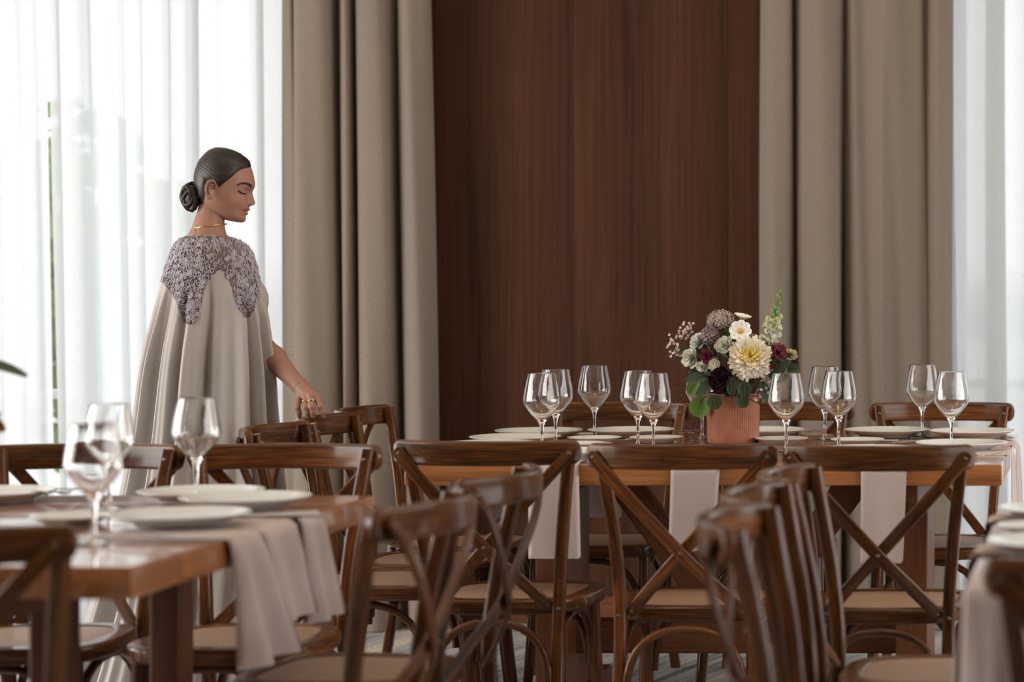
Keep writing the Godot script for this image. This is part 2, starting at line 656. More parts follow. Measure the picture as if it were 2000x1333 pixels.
func make_room() -> void:
	var b := MB.new()
	# floor: carpet whose streaks run with the tables
	var rot := Basis(Vector3.UP, deg_to_rad(-14.0))
	b.block(Vector3(11.0, 0.2, 14.0), 0.002, Transform3D(Basis(), Vector3(0, -0.1, -2.6)))
	for i in b.v.size():
		var q := rot.inverse() * b.v[i]
		b.uv[i] = Vector2(q.x, q.z)
	struct("floor", b, M.carpet)
	b = MB.new()
	b.block(Vector3(11.0, 0.2, 14.0), 0.002, Transform3D(Basis(), Vector3(0, 3.3, -2.6)))
	struct("ceiling", b, M.ceiling)
	# front wall: window opening, veneered pier, window opening
	b = MB.new()
	for s in [[-5.0, -4.6, 0.0, 3.2], [-1.24, 1.14, 0.0, 3.2], [3.8, 5.0, 0.0, 3.2], [-4.6, -1.24, 2.9, 3.2], [1.14, 3.8, 2.9, 3.2], [-4.6, -1.24, 0.0, 0.06], [1.14, 3.8, 0.0, 0.06]]:
		b.block(Vector3(s[1] - s[0], s[3] - s[2], 0.25), 0.003, Transform3D(Basis(), Vector3((s[0] + s[1]) / 2, (s[2] + s[3]) / 2, -9.075)))
	var wf := struct("wall_front", b, M.wall)
	for s in [[-1.20, -0.246], [-0.246, 0.325], [0.325, 0.482]]:
		b = MB.new()
		b.block(Vector3(s[1] - s[0] - 0.0012, 3.1, 0.018), 0.0006, Transform3D(Basis(), Vector3((s[0] + s[1]) / 2, 1.65, -8.941)))
		for i in b.uv.size():
			b.uv[i] += Vector2(s[0] * 3.7, s[0] * 1.3)
		part("wall_panel", b, M.veneer, wf)
	b = MB.new()
	b.block(Vector3(1.68, 0.10, 0.022), 0.003, Transform3D(Basis(), Vector3(-0.36, 0.05, -8.939)))
	struct("baseboard_front", b, M.oak_dark)
	b = MB.new()
	for s in [[-5.2, 0.0, 0.10, -9.2, 4.4], [-5.2, 2.75, 3.2, -9.2, 4.4], [-5.2, 0.10, 2.75, -9.2, -7.4], [-5.2, 0.10, 2.75, -2.2, 4.4]]:
		b.block(Vector3(0.25, s[2] - s[1], s[4] - s[3]), 0.003, Transform3D(Basis(), Vector3(-5.125, (s[1] + s[2]) / 2, (s[3] + s[4]) / 2)))
	struct("wall_left", b, M.wall)
	b = MB.new()
	for s in [[0.0, 0.10, -9.2, 4.4], [2.75, 3.2, -9.2, 4.4], [0.10, 2.75, -9.2, -7.4], [0.10, 2.75, -2.2, 4.4]]:
		b.block(Vector3(0.25, s[1] - s[0], s[3] - s[2]), 0.003, Transform3D(Basis(), Vector3(5.125, (s[0] + s[1]) / 2, (s[2] + s[3]) / 2)))
	struct("wall_right", b, M.wall)
	b = MB.new()
	b.block(Vector3(10.0, 3.2, 0.25), 0.003, Transform3D(Basis(), Vector3(0, 1.6, 4.275)))
	struct("wall_back", b, M.wall)
	# the windows
	window("window_1", -4.6, -1.24, 0.06, 2.9, Vector3(0, 0, -9.10), 0.0, 3, 0.84)
	window("window_2", 1.14, 3.8, 0.06, 2.9, Vector3(0, 0, -9.10), 0.0, 3, 0.88)
	window("window_3", 2.2, 7.4, 0.10, 2.75, Vector3(-5.125, 0, 0), PI / 2, 4, 0.0)
	window("window_4", 2.2, 7.4, 0.10, 2.75, Vector3(5.125, 0, 0), PI / 2, 4, 0.0)
	# outdoors
	b = MB.new()
	b.block(Vector3(120, 0.2, 120), 0.01, Transform3D(Basis(), Vector3(0, -0.32, 0)))
	struct("terrace", b, M.terrace)
	b = MB.new()
	for x in [-2.79, 2.7]:
		b.block(Vector3(4.4, 0.05, 0.30), 0.006, Transform3D(Basis(), Vector3(x, 3.175, -8.78)))
	struct("trim_1", b, M.white)
	shrubs()


func window(called: String, x0: float, x1: float, y0: float, y1: float, at: Vector3, turn: float, lights_: int, rail: float) -> void:
	var tr := Transform3D(Basis(Vector3.UP, turn), at)
	var w := Node3D.new()
	w.name = called
	add_child(w)
	w.set_meta("kind", "structure")
	var b := MB.new()
	var t := 0.06
	for y in [y0 + t / 2, y1 - t / 2]:
		b.block(Vector3(x1 - x0, t, 0.07), 0.005, tr * Transform3D(Basis(), Vector3((x0 + x1) / 2, y, 0)))
	for k in lights_ + 1:
		var x := lerpf(x0 + t / 2, x1 - t / 2, float(k) / lights_)
		b.block(Vector3(t, y1 - y0 - 2 * t, 0.07), 0.005, tr * Transform3D(Basis(), Vector3(x, (y0 + y1) / 2, 0)))
	part("window_frame", b, M.white, w)
	if rail > 0.0:
		b = MB.new()
		b.block(Vector3(x1 - x0 - 2 * t, 0.035, 0.06), 0.005, tr * Transform3D(Basis(), Vector3((x0 + x1) / 2, rail, 0)))
		part("window_rail", b, M.white, w)
	for k in lights_:
		var a := lerpf(x0 + t / 2, x1 - t / 2, float(k) / lights_)
		var c := lerpf(x0 + t / 2, x1 - t / 2, float(k + 1) / lights_)
		b = MB.new()
		b.surf(1, 1, func(s, u): return tr * Vector3(lerpf(a + t / 2, c - t / 2, s), lerpf(y0 + t, y1 - t, u), 0.0))
		part("pane", b, M.pane, w)


func shrubs() -> void:
	var spots := [[-4.6, 14.0, 2.6, 1.2, "broad green shrub beyond the terrace, seen through the slit between the sheers"], [-8.9, 17.0, 4.4, 1.8, "tall green tree beyond the terrace, outside at the far left behind the sheers"]]
	for k in spots.size():
		var s: Array = spots[k]
		var o := thing("garden_shrub", P(s[0], s[1], -0.22))
		tag(o, s[4], "shrub", "greenery outside the windows")
		var b := MB.new()
		var r := RandomNumberGenerator.new()
		r.seed = 300 + k
		for i in 900:
			var dir := Vector3(r.randfn(), r.randfn(), r.randfn()).normalized() * pow(r.randf(), 0.4)
			var c := Vector3(dir.x * s[3], s[2] * (0.56 + 0.42 * dir.y), dir.z * s[3])
			var q := Basis.from_euler(Vector3(r.randf() * TAU, r.randf() * TAU, 0)) * Basis.from_scale(Vector3.ONE * r.randf_range(0.10, 0.2))
			var i0 := b.add(c + q * Vector3(-1, 0, 0))
			var i1 := b.add(c + q * Vector3(0, 0.55, 0.15))
			var i2 := b.add(c + q * Vector3(1, 0, 0))
			var i3 := b.add(c + q * Vector3(0, -0.55, 0.15))
			b.quad(i0, i1, i2, i3)
		part("foliage", b, M.shrub, o).set_meta("kind", "stuff")
		b = MB.new()
		b.sweep(PackedVector3Array([Vector3(0, 0, 0), Vector3(0.05, s[2] * 0.3, 0), Vector3(0, s[2] * 0.6, 0.03)]), ellipse(0.09, 0.09, 8), Vector3.BACK, PackedVector2Array([Vector2.ONE, Vector2.ONE * 0.8, Vector2.ONE * 0.5]))
		part("trunk", b, M.bark, o)


# cloth hung from a rail: plan points [x, forward] smoothed, at the floor; `lean` narrows it towards the top
func drape(plan: Array, base: float, anchor: float, lean: float, y0: float, y1: float) -> MB:
	var pts := []
	for p in plan:
		pts.append(Vector3(p[0], 0, p[1]))
	var c := curve(pts, 5)
	var len_ := PackedFloat32Array([0.0])
	for i in range(1, c.size()):
		len_.append(len_[i - 1] + c[i].distance_to(c[i - 1]))
	var b := MB.new()
	var rows := 26
	for j in rows + 1:
		var y := lerpf(y0, y1, float(j) / rows)
		var k := 1.02 - lean * y
		for i in c.size():
			var wob := 0.006 * sin(i * 0.55 + y * 2.1) + 0.008 * sin(i * 0.21 - y * 1.3)
			var depth := 1.0 - 0.10 * y / 3.0
			b.add(Vector3(anchor + (c[i].x - anchor) * k + wob * 0.6, y, -base + c[i].z * depth + wob), Vector2(len_[i], y))
	for j in rows:
		for i in c.size() - 1:
			var a := j * c.size() + i
			b.quad(a, a + 1, a + c.size() + 1, a + c.size())
	return b


func sheer(x0b: float, x0t: float, x1b: float, x1t: float, folds: float, seed_: float, base: float) -> MB:
	var b := MB.new()
	var nu := int(folds * 30)
	b.surf(nu, 16, func(s, t):
		var y: float = 0.004 + t * 3.15
		var ph: float = TAU * folds * s + 1.5 * sin(TAU * 1.7 * s + seed_) + 0.9 * sin(TAU * 4.3 * s + seed_ * 2.0) + 0.25 * sin(y * 1.3 + seed_ + s * 9.0)
		var amp: float = (0.75 + 0.45 * sin(TAU * 2.6 * s + seed_ * 3.0)) * (1.05 - 0.12 * t)
		var w: float = (x1b - x0b) / folds
		var x: float = lerpf(lerpf(x0b, x0t, t), lerpf(x1b, x1t, t), s)
		var p2: float = ph * 3.07 + 2.0 * sin(TAU * 1.3 * s + seed_)
		var fine: float = 0.5 + 0.5 * sin(TAU * 3.1 * s + seed_ * 5.0)
		return Vector3(x + w * (0.36 * amp * sin(ph + 0.6) + 0.085 * fine * sin(p2 + 0.8)), y, -base + 0.036 * amp * cos(ph) + 0.007 * fine * cos(p2)), absf(x1b - x0b) * 2.2, 3.15)
	return b


func make_curtains() -> void:
	var o := thing("sheer_curtain", P(-3.2, 8.86))
	tag(o, "white sheer curtain sheet at the far left edge, left of the green slit", "curtain")
	part("cloth", _moved(sheer(-4.6, -4.6, -2.11, -2.17, 15.0, 0.7, 8.905), Vector3(3.2, 0, 8.86)), M.sheer, o)
	o = thing("sheer_curtain", P(-1.65, 8.86))
	tag(o, "wide white sheer curtain sheet behind the woman, right of the green slit", "curtain")
	part("cloth", _moved(sheer(-2.135, -2.20, -1.19, -1.19, 9.5, 2.1, 8.905), Vector3(1.65, 0, 8.86)), M.sheer, o)
	o = thing("sheer_curtain", P(2.2, 8.86))
	tag(o, "white sheer curtain at the right edge beside the brown drape", "curtain")
	part("cloth", _moved(sheer(1.01, 1.01, 3.8, 3.8, 15.0, 4.4, 8.905), Vector3(-2.2, 0, 8.86)), M.sheer, o)
	var left := [[-1.287, -0.01], [-1.256, 0.0], [-1.238, 0.0], [-1.229, 0.03], [-1.198, 0.11], [-1.131, 0.13], [-1.073, 0.105], [-1.059, 0.03], [-1.054, -0.005], [-1.048, 0.05], [-1.023, 0.095], [-1.001, 0.075], [-0.993, -0.005], [-0.986, 0.05], [-0.941, 0.125], [-0.877, 0.115], [-0.849, 0.06], [-0.843, -0.01], [-0.825, -0.01], [-0.818, 0.06], [-0.765, 0.12], [-0.719, 0.09], [-0.704, 0.02], [-0.716, -0.02]]
	o = thing("drape", P(-1.0, 8.8))
	tag(o, "floor length beige drape in deep folds, hanging left of the brown panelled wall", "curtain", "beige drapes flanking the panelled wall")
	part("cloth", _moved(drape(left, 8.83, -1.287, 0.036, 0.004, 3.15), Vector3(1.0, 0, 8.8)), M.drape, o)
	var right := [[0.474, -0.02], [0.474, 0.03], [0.514, 0.10], [0.571, 0.085], [0.581, 0.02], [0.589, -0.02], [0.601, -0.01], [0.612, 0.06], [0.681, 0.125], [0.749, 0.095], [0.762, 0.02], [0.768, -0.04], [0.778, 0.03], [0.811, 0.09], [0.849, 0.08], [0.879, 0.085], [0.914, 0.118], [0.949, 0.10], [0.996, 0.09], [1.043, 0.075], [1.058, 0.04], [1.069, 0.04], [1.099, 0.09], [1.141, 0.08], [1.159, 0.03], [1.151, -0.03]]
	o = thing("drape", P(0.81, 8.8))
	tag(o, "floor length brown beige drape behind the flowers, hanging right of the brown panelled wall", "curtain", "beige drapes flanking the panelled wall")
	part("cloth", _moved(drape(right, 8.83, 0.81, 0.0, 0.004, 3.15), Vector3(-0.81, 0, 8.8)), M.drape, o)


func _moved(b: MB, by: Vector3) -> MB:
	for i in b.v.size():
		b.v[i] += by
	return b


func pendant(x: float, d: float, label: String) -> void:
	var o := thing("pendant_lamp", P(x, d, 2.50))
	tag(o, label, "lamp", "pendant lamps over the room")
	var b := MB.new()
	b.blob(Vector3.ZERO, Vector3.ONE * 0.09, 20)
	part("lamp_globe", b, M.bulb, o)
	b = MB.new()
	b.lathe(PackedVector2Array([Vector2(0, 0.14), Vector2(0.02, 0.14), Vector2(0.045, 0.10), Vector2(0.045, 0.075), Vector2(0, 0.075)]), 16)
	part("lamp_cap", b, M.brass, o)
	b = MB.new()
	b.sweep(PackedVector3Array([Vector3(0, 0.13, 0), Vector3(0, 0.70, 0)]), ellipse(0.006, 0.006, 6), Vector3.BACK)
	part("lamp_cord", b, M.brass, o)
	var l := OmniLight3D.new()
	l.name = "lamp_light"
	l.light_color = Color(1.0, 0.92, 0.80)
	l.light_energy = 0.14
	l.light_size = 0.085
	l.omni_range = 20.0
	l.omni_attenuation = 2.0
	l.shadow_enabled = true
	o.add_child(l)


# ---------------------------------------------------------------- furniture

var chair0: Node3D
var chair_count := 0


func make_chair() -> Node3D:
	var o := thing("cross_back_chair")
	tag(o, "-", "chair")
	var wood: Material = M.chair0
	# curved top rail
	var pts := PackedVector3Array()
	var sc := PackedVector2Array()
	var n := 18
	for i in n + 1:
		var x := -0.214 + 0.428 * i / n
		pts.append(Vector3(x, 0.838, -0.345 + 0.072 * pow(x / 0.214, 2.0) * 0.92))
		sc.append(Vector2.ONE)
	var e := pts[n]
	var dir := (pts[n] - pts[n - 1]).normalized()
	for k in [0.35, 0.65, 0.86, 0.97, 1.0]:
		var q: float = sqrt(maxf(1.0 - k * k, 0.004))
		pts.append(e + dir * 0.022 * k)
		sc.append(Vector2(0.55 + 0.45 * q, q))
		var m := pts[pts.size() - 1]
		pts.insert(0, Vector3(-m.x, m.y, m.z))
		sc.insert(0, Vector2(0.55 + 0.45 * q, q))
	var b := MB.new()
	b.sweep(pts, rrect(0.026, 0.062, 0.0080, 3), Vector3.UP, sc)
	part("top_rail", b, wood, o)
	var dome := MB.new()
	dome.lathe(PackedVector2Array([Vector2(0.0054, -0.002), Vector2(0.0054, 0.001), Vector2(0.004, 0.0025), Vector2(0, 0.003)]), 8, Transform3D(), false)
	var bolt := dome.mesh()
	var back := Basis(Vector3.RIGHT, -PI / 2)
	var front := Basis(Vector3.RIGHT, PI / 2)
	# crossed slats
	for s in [-1.0, 1.0]:
		var off: float = -0.006 * s
		var c := curve([Vector3(s * 0.222, 0.846, -0.302), Vector3(s * 0.150, 0.766, -0.318 + off * 0.5), Vector3(0, 0.600, -0.298 + off), Vector3(-s * 0.080, 0.512, -0.252 + off), Vector3(-s * 0.143, 0.438, -0.206)], 5)
		b = MB.new()
		var w := PackedVector2Array()
		for i in c.size():
			w.append(Vector2(0.62 if i == 0 or i == c.size() - 1 else 1.0, 1.0))
		b.sweep(c, rrect(0.031, 0.010, 0.0042, 2), Vector3.BACK, w)
		var sl := part("back_slat", b, wood, o)
		part("bolt", bolt, M.bolt, sl, Transform3D(back, Vector3(s * 0.212, 0.836, -0.309)))
		part("bolt", bolt, M.bolt, sl, Transform3D(back, Vector3(-s * 0.135, 0.447, -0.2155)))
		if s > 0:
			part("bolt", bolt, M.bolt, sl, Transform3D(back, Vector3(0, 0.600, -0.311)))
	# rear legs run up to the rail
	for s in [-1.0, 1.0]:
		var c := curve([Vector3(s * 0.182, 0, -0.275), Vector3(s * 0.166, 0.22, -0.235), Vector3(s * 0.165, 0.45, -0.208), Vector3(s * 0.176, 0.62, -0.222), Vector3(s * 0.192, 0.76, -0.246), Vector3(s * 0.205, 0.858, -0.264)], 5)
		b = MB.new()
		b.sweep(c, rrect(0.031, 0.030, 0.0085, 3), Vector3.BACK)
		var lg := part("rear_leg", b, wood, o)
		part("bolt", bolt, M.bolt, lg, Transform3D(front, Vector3(s * 0.201, 0.835, -0.245)))
		part("bolt", bolt, M.bolt, lg, Transform3D(back, Vector3(s * 0.166, 0.437, -0.2235)))
	for s in [-1.0, 1.0]:
		b = MB.new()
		b.sweep(curve([Vector3(s * 0.165, 0.43, 0.185), Vector3(s * 0.172, 0.25, 0.195), Vector3(s * 0.188, 0, 0.222)], 4), ellipse(0.020, 0.020, 12), Vector3.BACK, PackedVector2Array([Vector2.ONE, Vector2.ONE, Vector2.ONE, Vector2.ONE * 0.98, Vector2.ONE * 0.95, Vector2.ONE * 0.9, Vector2.ONE * 0.84, Vector2.ONE * 0.78, Vector2.ONE * 0.72]))
		part("front_leg", b, wood, o)
	# seat: a wooden rim round woven cane
	var rim := PackedVector3Array()
	for i in 48:
		rim.append(seat_outline(TAU * i / 48, 0.025) + Vector3(0, 0.434, 0))
	b = MB.new()
	b.sweep(rim, rrect(0.05, 0.038, 0.009, 3), Vector3.UP, PackedVector2Array(), true)
	part("seat_frame", b, wood, o)
	b = MB.new()
	var rings := 5
	for j in rings + 1:
		for i in 49:
			var p := seat_outline(TAU * i / 48, 0.036) * (float(j) / rings)
			p.z += 0.028 * (1.0 - float(j) / rings)
			p.y = 0.449 + 0.008 * (1.0 - pow(float(j) / rings, 2.0))
			b.add(p, Vector2(p.x + p.z, p.x - p.z))
	for j in rings:
		for i in 48:
			var a := j * 49 + i
			b.quad(a, a + 49, a + 50, a + 1)
	part("cane_seat", b, M.cane, o)
	# bentwood arches under the seat
	var arch := func(p0: Vector3, p1: Vector3, top: float) -> void:
		var c := PackedVector3Array()
		for i in 15:
			var a := PI * i / 14
			var m := p0.lerp(p1, 0.5 - 0.5 * signf(cos(a)) * pow(absf(cos(a)), 0.8))
			m.y = lerpf(p0.y, top, pow(sin(a), 0.8))
			c.append(m)
		var q := MB.new()
		q.sweep(c, ellipse(0.0105, 0.0105, 8), (p1 - p0).cross(Vector3.UP).normalized())
		part("arch_brace", q, wood, o)
	arch.call(Vector3(-0.146, 0.235, -0.238), Vector3(0.146, 0.235, -0.238), 0.404)
	arch.call(Vector3(-0.152, 0.235, 0.198), Vector3(0.152, 0.235, 0.198), 0.404)
	for s in [-1.0, 1.0]:
		arch.call(Vector3(s * 0.160, 0.235, -0.210), Vector3(s * 0.166, 0.235, 0.172), 0.404)
	return o


func seat_outline(a: float, inset: float) -> Vector3:
	var c := cos(a)
	var s := sin(a)
	var ex := 2.0 / 3.6
	var z := 0.030 + (0.215 - inset) * signf(s) * pow(absf(s), ex)
	var hw := lerpf(0.196, 0.228, clampf((z + 0.185) / 0.43, 0.0, 1.0)) - inset
	return Vector3(hw * signf(c) * pow(absf(c), ex), 0, z)


# puts a chair by the middle of its back rail (x, d) and the way it faces
func chair(x: float, d: float, angle: float, label: String, group: String) -> Node3D:
	var dx := sin(deg_to_rad(angle))
	var dd := cos(deg_to_rad(angle))
	var at := P(x + dx * 0.275, d + dd * 0.275)
	var o: Node3D
	if chair_count == 0:
		o = chair0
		o.position = at
		o.rotation.y = face(dx, dd)
	else:
		o = copy(chair0, "cross_back_chair", at, face(dx, dd))
	o.set_meta("label", label)
	o.set_meta("group", group)
	var wood: Material = M["chair%d" % ([0, 2, 1, 3][chair_count % 4])]
	for c in o.get_children():
		if c.name != "cane_seat":
			c.material_override = wood
	chair_count += 1
	return o


# a plank table by its front left corner; w along the front, dp deep; angle turns the depth direction to the right
func plank_table(corner: Vector2, w: float, dp: float, angle: float, inset: float, main: bool, label: String) -> Node3D:
	var o := thing("dining_table", P(corner.x, corner.y), deg_to_rad(-angle))
	tag(o, label, "table", "plank dining tables")
	var th := 0.056
	var planks := 6
	var pw := dp / planks
	for k in planks:
		var b := MB.new()
		b.block(Vector3(w, th, pw - 0.0015), 0.0035, Transform3D(Basis(), Vector3(w / 2, TABLE - th / 2, -(k + 0.5) * pw)))
		for i in b.uv.size():
			b.uv[i] += Vector2(k * 0.37, k * 0.53 + w)
		part("plank", b, M["oak%d" % ([0, 2, 1, 3, 0, 1][k])], o)
	for s in [0, 1]:
		var x: float = inset if s == 0 else w - inset
		var b := MB.new()
		b.block(Vector3(0.09, 0.06, dp * 0.80), 0.004, Transform3D(Basis(), Vector3(x, TABLE - th - 0.03, -dp / 2)))
		part("bearer", b, M.oak_dark, o)
		if main:
			b = MB.new()
			b.block(Vector3(0.09, TABLE - th - 0.06 - 0.09, 0.30), 0.004, Transform3D(Basis(), Vector3(x, (TABLE - th - 0.06 + 0.09) / 2, -dp / 2)))
			part("trestle_post", b, M.oak_dark, o)
			b = MB.new()
			b.block(Vector3(0.10, 0.09, dp * 0.72), 0.006, Transform3D(Basis(), Vector3(x, 0.045, -dp / 2)))
			part("trestle_foot", b, M.oak_dark, o)
		else:
			for q in [0.342, 0.761]:
				b = MB.new()
				b.block(Vector3(0.06, TABLE - th - 0.06, 0.09), 0.004, Transform3D(Basis(), Vector3(x, (TABLE - th - 0.06) / 2, -dp * q)))
				part("leg", b, M.oak_dark, o)
	var b := MB.new()
	b.block(Vector3(w - 2 * inset - 0.08, 0.095, 0.07), 0.004, Transform3D(Basis(), Vector3(w / 2, 0.245, -dp / 2)))
	part("stretcher", b, M.oak_dark, o)
	if main:
		for s in [-1, 1]:
			b = MB.new()
			var p0 := Vector3(w / 2 + s * 0.04, 0.29, -dp / 2)
			var p1 := Vector3(w / 2 + s * 0.36, TABLE - th - 0.005, -dp / 2)
			var up := (p1 - p0).normalized()
			b.block(Vector3(0.09, (p1 - p0).length(), 0.05), 0.004, Transform3D(Basis(up.cross(Vector3.BACK), up, Vector3.BACK), (p0 + p1) / 2))
			part("brace", b, M.oak_dark, o)
	return o


# ---------------------------------------------------------------- tableware

var glass_mesh: ArrayMesh
var plate_mesh: ArrayMesh
var side_mesh: ArrayMesh
var fork0: Node3D
var knife0: Node3D
var counts := {}


func lathe_mesh(rows: Array, segs: int) -> ArrayMesh:
	var p := PackedVector2Array()
	for r in rows:
		p.append(Vector2(r[0], r[1]))
	var b := MB.new()
	b.lathe(p, segs)
	return b.mesh()


func make_tableware() -> void:
	glass_mesh = lathe_mesh([[0, 0], [0.036, 0], [0.0372, 0.001], [0.034, 0.0026], [0.022, 0.0042], [0.011, 0.0066], [0.0058, 0.011], [0.0042, 0.022], [0.0039, 0.045], [0.0043, 0.066], [0.0064, 0.078], [0.0098, 0.0855], [0.0160, 0.0935], [0.0268, 0.1055], [0.0372, 0.118], [0.0462, 0.131], [0.0500, 0.1385], [0.0512, 0.146], [0.0500, 0.160], [0.0468, 0.179], [0.0426, 0.200], [0.0380, 0.2222], [0.0376, 0.2230], [0.0371, 0.2222], [0.0416, 0.200], [0.0458, 0.179], [0.0489, 0.160], [0.0500, 0.146], [0.0488, 0.1388], [0.0452, 0.132], [0.0362, 0.1193], [0.0255, 0.1068], [0.0145, 0.0960], [0.0070, 0.0905], [0, 0.089]], 40)
	var pl := [[0, 0.004], [0.078, 0.004], [0.080, 0.0005], [0.084, 0.0005], [0.087, 0.0055], [0.104, 0.0105], [0.120, 0.0165], [0.1305, 0.0210], [0.1325, 0.0225], [0.1322, 0.0240], [0.1300, 0.0243], [0.118, 0.0205], [0.102, 0.0140], [0.086, 0.0095], [0.060, 0.0080], [0, 0.0080]]
	plate_mesh = lathe_mesh(pl, 64)
	var sp := []
	for r in pl:
		sp.append([r[0] * 0.60, r[1] * 0.72])
	side_mesh = lathe_mesh(sp, 48)
	# a fork and a knife, tips towards -z
	fork0 = Node3D.new()
	var b := MB.new()
	b.sweep(curve([Vector3(0, 0.004, 0.10), Vector3(0, 0.007, 0.05), Vector3(0, 0.012, -0.01), Vector3(0, 0.006, -0.045), Vector3(0, 0.007, -0.055)], 4), rrect(0.010, 0.003, 0.0014, 2), Vector3.UP, PackedVector2Array([Vector2(0.8, 1), Vector2(1.3, 1), Vector2(1.3, 1), Vector2(1.1, 1), Vector2(0.9, 1), Vector2(0.8, 1), Vector2(0.7, 1), Vector2(0.6, 1), Vector2(0.6, 1), Vector2(0.7, 1), Vector2(1.0, 1), Vector2(1.7, 0.9), Vector2(2.1, 0.8), Vector2(2.2, 0.8), Vector2(2.3, 0.8), Vector2(2.3, 0.8), Vector2(2.3, 0.8)]))
	part("handle", b, M.steel, fork0)
	for k in 4:
		b = MB.new()
		var x := (k - 1.5) * 0.0062
		b.sweep(PackedVector3Array([Vector3(x, 0.0065, -0.052), Vector3(x, 0.010, -0.075), Vector3(x, 0.016, -0.100)]), rrect(0.0034, 0.0022, 0.001, 1), Vector3.UP, PackedVector2Array([Vector2.ONE, Vector2.ONE, Vector2(0.5, 0.6)]))
		part("tine", b, M.steel, fork0)
	knife0 = Node3D.new()
	b = MB.new()
	b.sweep(PackedVector3Array([Vector3(0, 0.005, 0.115), Vector3(0, 0.005, 0.105), Vector3(0, 0.006, 0.05), Vector3(0, 0.005, 0.0)]), rrect(0.013, 0.008, 0.0035, 2), Vector3.UP, PackedVector2Array([Vector2(0.7, 0.7), Vector2(1.1, 1), Vector2(0.9, 0.9), Vector2(0.75, 0.7)]))
	part("handle", b, M.steel, knife0)
	b = MB.new()
	b.sweep(PackedVector3Array([Vector3(0, 0.005, 0.0), Vector3(0.001, 0.004, -0.04), Vector3(0.002, 0.003, -0.09), Vector3(-0.003, 0.003, -0.115)]), rrect(0.017, 0.0022, 0.001, 1), Vector3.UP, PackedVector2Array([Vector2(0.75, 1), Vector2.ONE, Vector2.ONE, Vector2(0.25, 1)]))
	part("blade", b, M.steel, knife0)


func one_mesh(called: String, m: Mesh, mat: Material, at: Vector3, turn: float, label: String, category: String, group: String) -> void:
	var o := MeshInstance3D.new()
	o.name = numbered(called)
	o.mesh = m
	o.material_override = mat
	add_child(o, true)
	o.position = at
	o.rotation.y = turn
	tag(o, label, category, group)


func wine_glass(x: float, d: float, label: String, y := TABLE) -> void:
	one_mesh("wine_glass", glass_mesh, M.glass, P(x, d, y + 0.0008), x * 7.0, label, "glass", "empty stemmed wine glasses")


func plate(x: float, d: float, label: String, y := TABLE) -> void:
	one_mesh("dinner_plate", plate_mesh, M.china, P(x, d, y + 0.0012), x, label, "plate", "white dinner plates")


func side_plate(x: float, d: float, label: String) -> void:
	one_mesh("side_plate", side_mesh, M.china, P(x, d, TABLE + 0.0008), x, label, "plate", "small side plates")


func cutlery(knife: bool, x: float, d: float, turn: float, label: String, lift := 0.0) -> void:
	var src := knife0 if knife else fork0
	var o := copy(src, "table_knife" if knife else "fork", P(x, d, TABLE + 0.0012 + lift), deg_to_rad(turn))
	tag(o, label, "knife" if knife else "fork", "cutlery on the tables")


# a folded napkin that lies on the table top and hangs over its edge
func napkin(edge: Vector3, out: Vector3, w0: float, w1: float, tuck: float, hang: float, skew: float, wave: float, label: String) -> void:
	var o := thing("napkin", edge)
	tag(o, label, "napkin", "napkins hanging over the table edges")
	var side := out.cross(Vector3.UP)
	var total := tuck + hang
	var b := MB.new()
	var n := 12
	var f := func(s: float, t: float) -> Vector3:
		var u := t * total
		var top := s < 0.5
		var a: float = s * 2.0 if top else 2.0 - s * 2.0
		var q := a * 2.0 - 1.0
		var h := clampf((u - tuck) / hang, 0.0, 1.0)
		var w := lerpf(w0, w1, h)
		var along: Vector3
		var nrm: Vector3
		var r := 0.010
		if u < tuck:
			along = out * (u - tuck)
			nrm = Vector3.UP
		else:
			var e := minf((u - tuck) / (r * PI / 2), 1.0) * PI / 2
			along = out * (r * sin(e)) + Vector3.UP * (-(r * (1.0 - cos(e))) - maxf(u - tuck - r * PI / 2, 0.0))
			nrm = Vector3.UP * cos(e) + out * sin(e)
		var bulge := (sin(q * 4.6 + 0.7 * skew * 20.0 + h * 0.9) * 0.5 + 0.5) * wave * h + 0.0015
		var th := 0.0045 if top else 0.0
		return along + side * (q * w * 0.5 + skew * h) + nrm * (th + bulge * (1.0 if h > 0.0 else 0.1))
	b.surf(2 * n, 30, func(s, t): return f.call(s, t), 0.3, total, true)
	part("cloth", b, M.napkin, o)
	b = MB.new()
	b.surf(n, 1, func(s, t): return f.call(s * 0.499, 1.0).lerp(f.call(1.0 - s * 0.499, 1.0), t), w1, 0.004)
	part("hem", b, M.napkin, o)


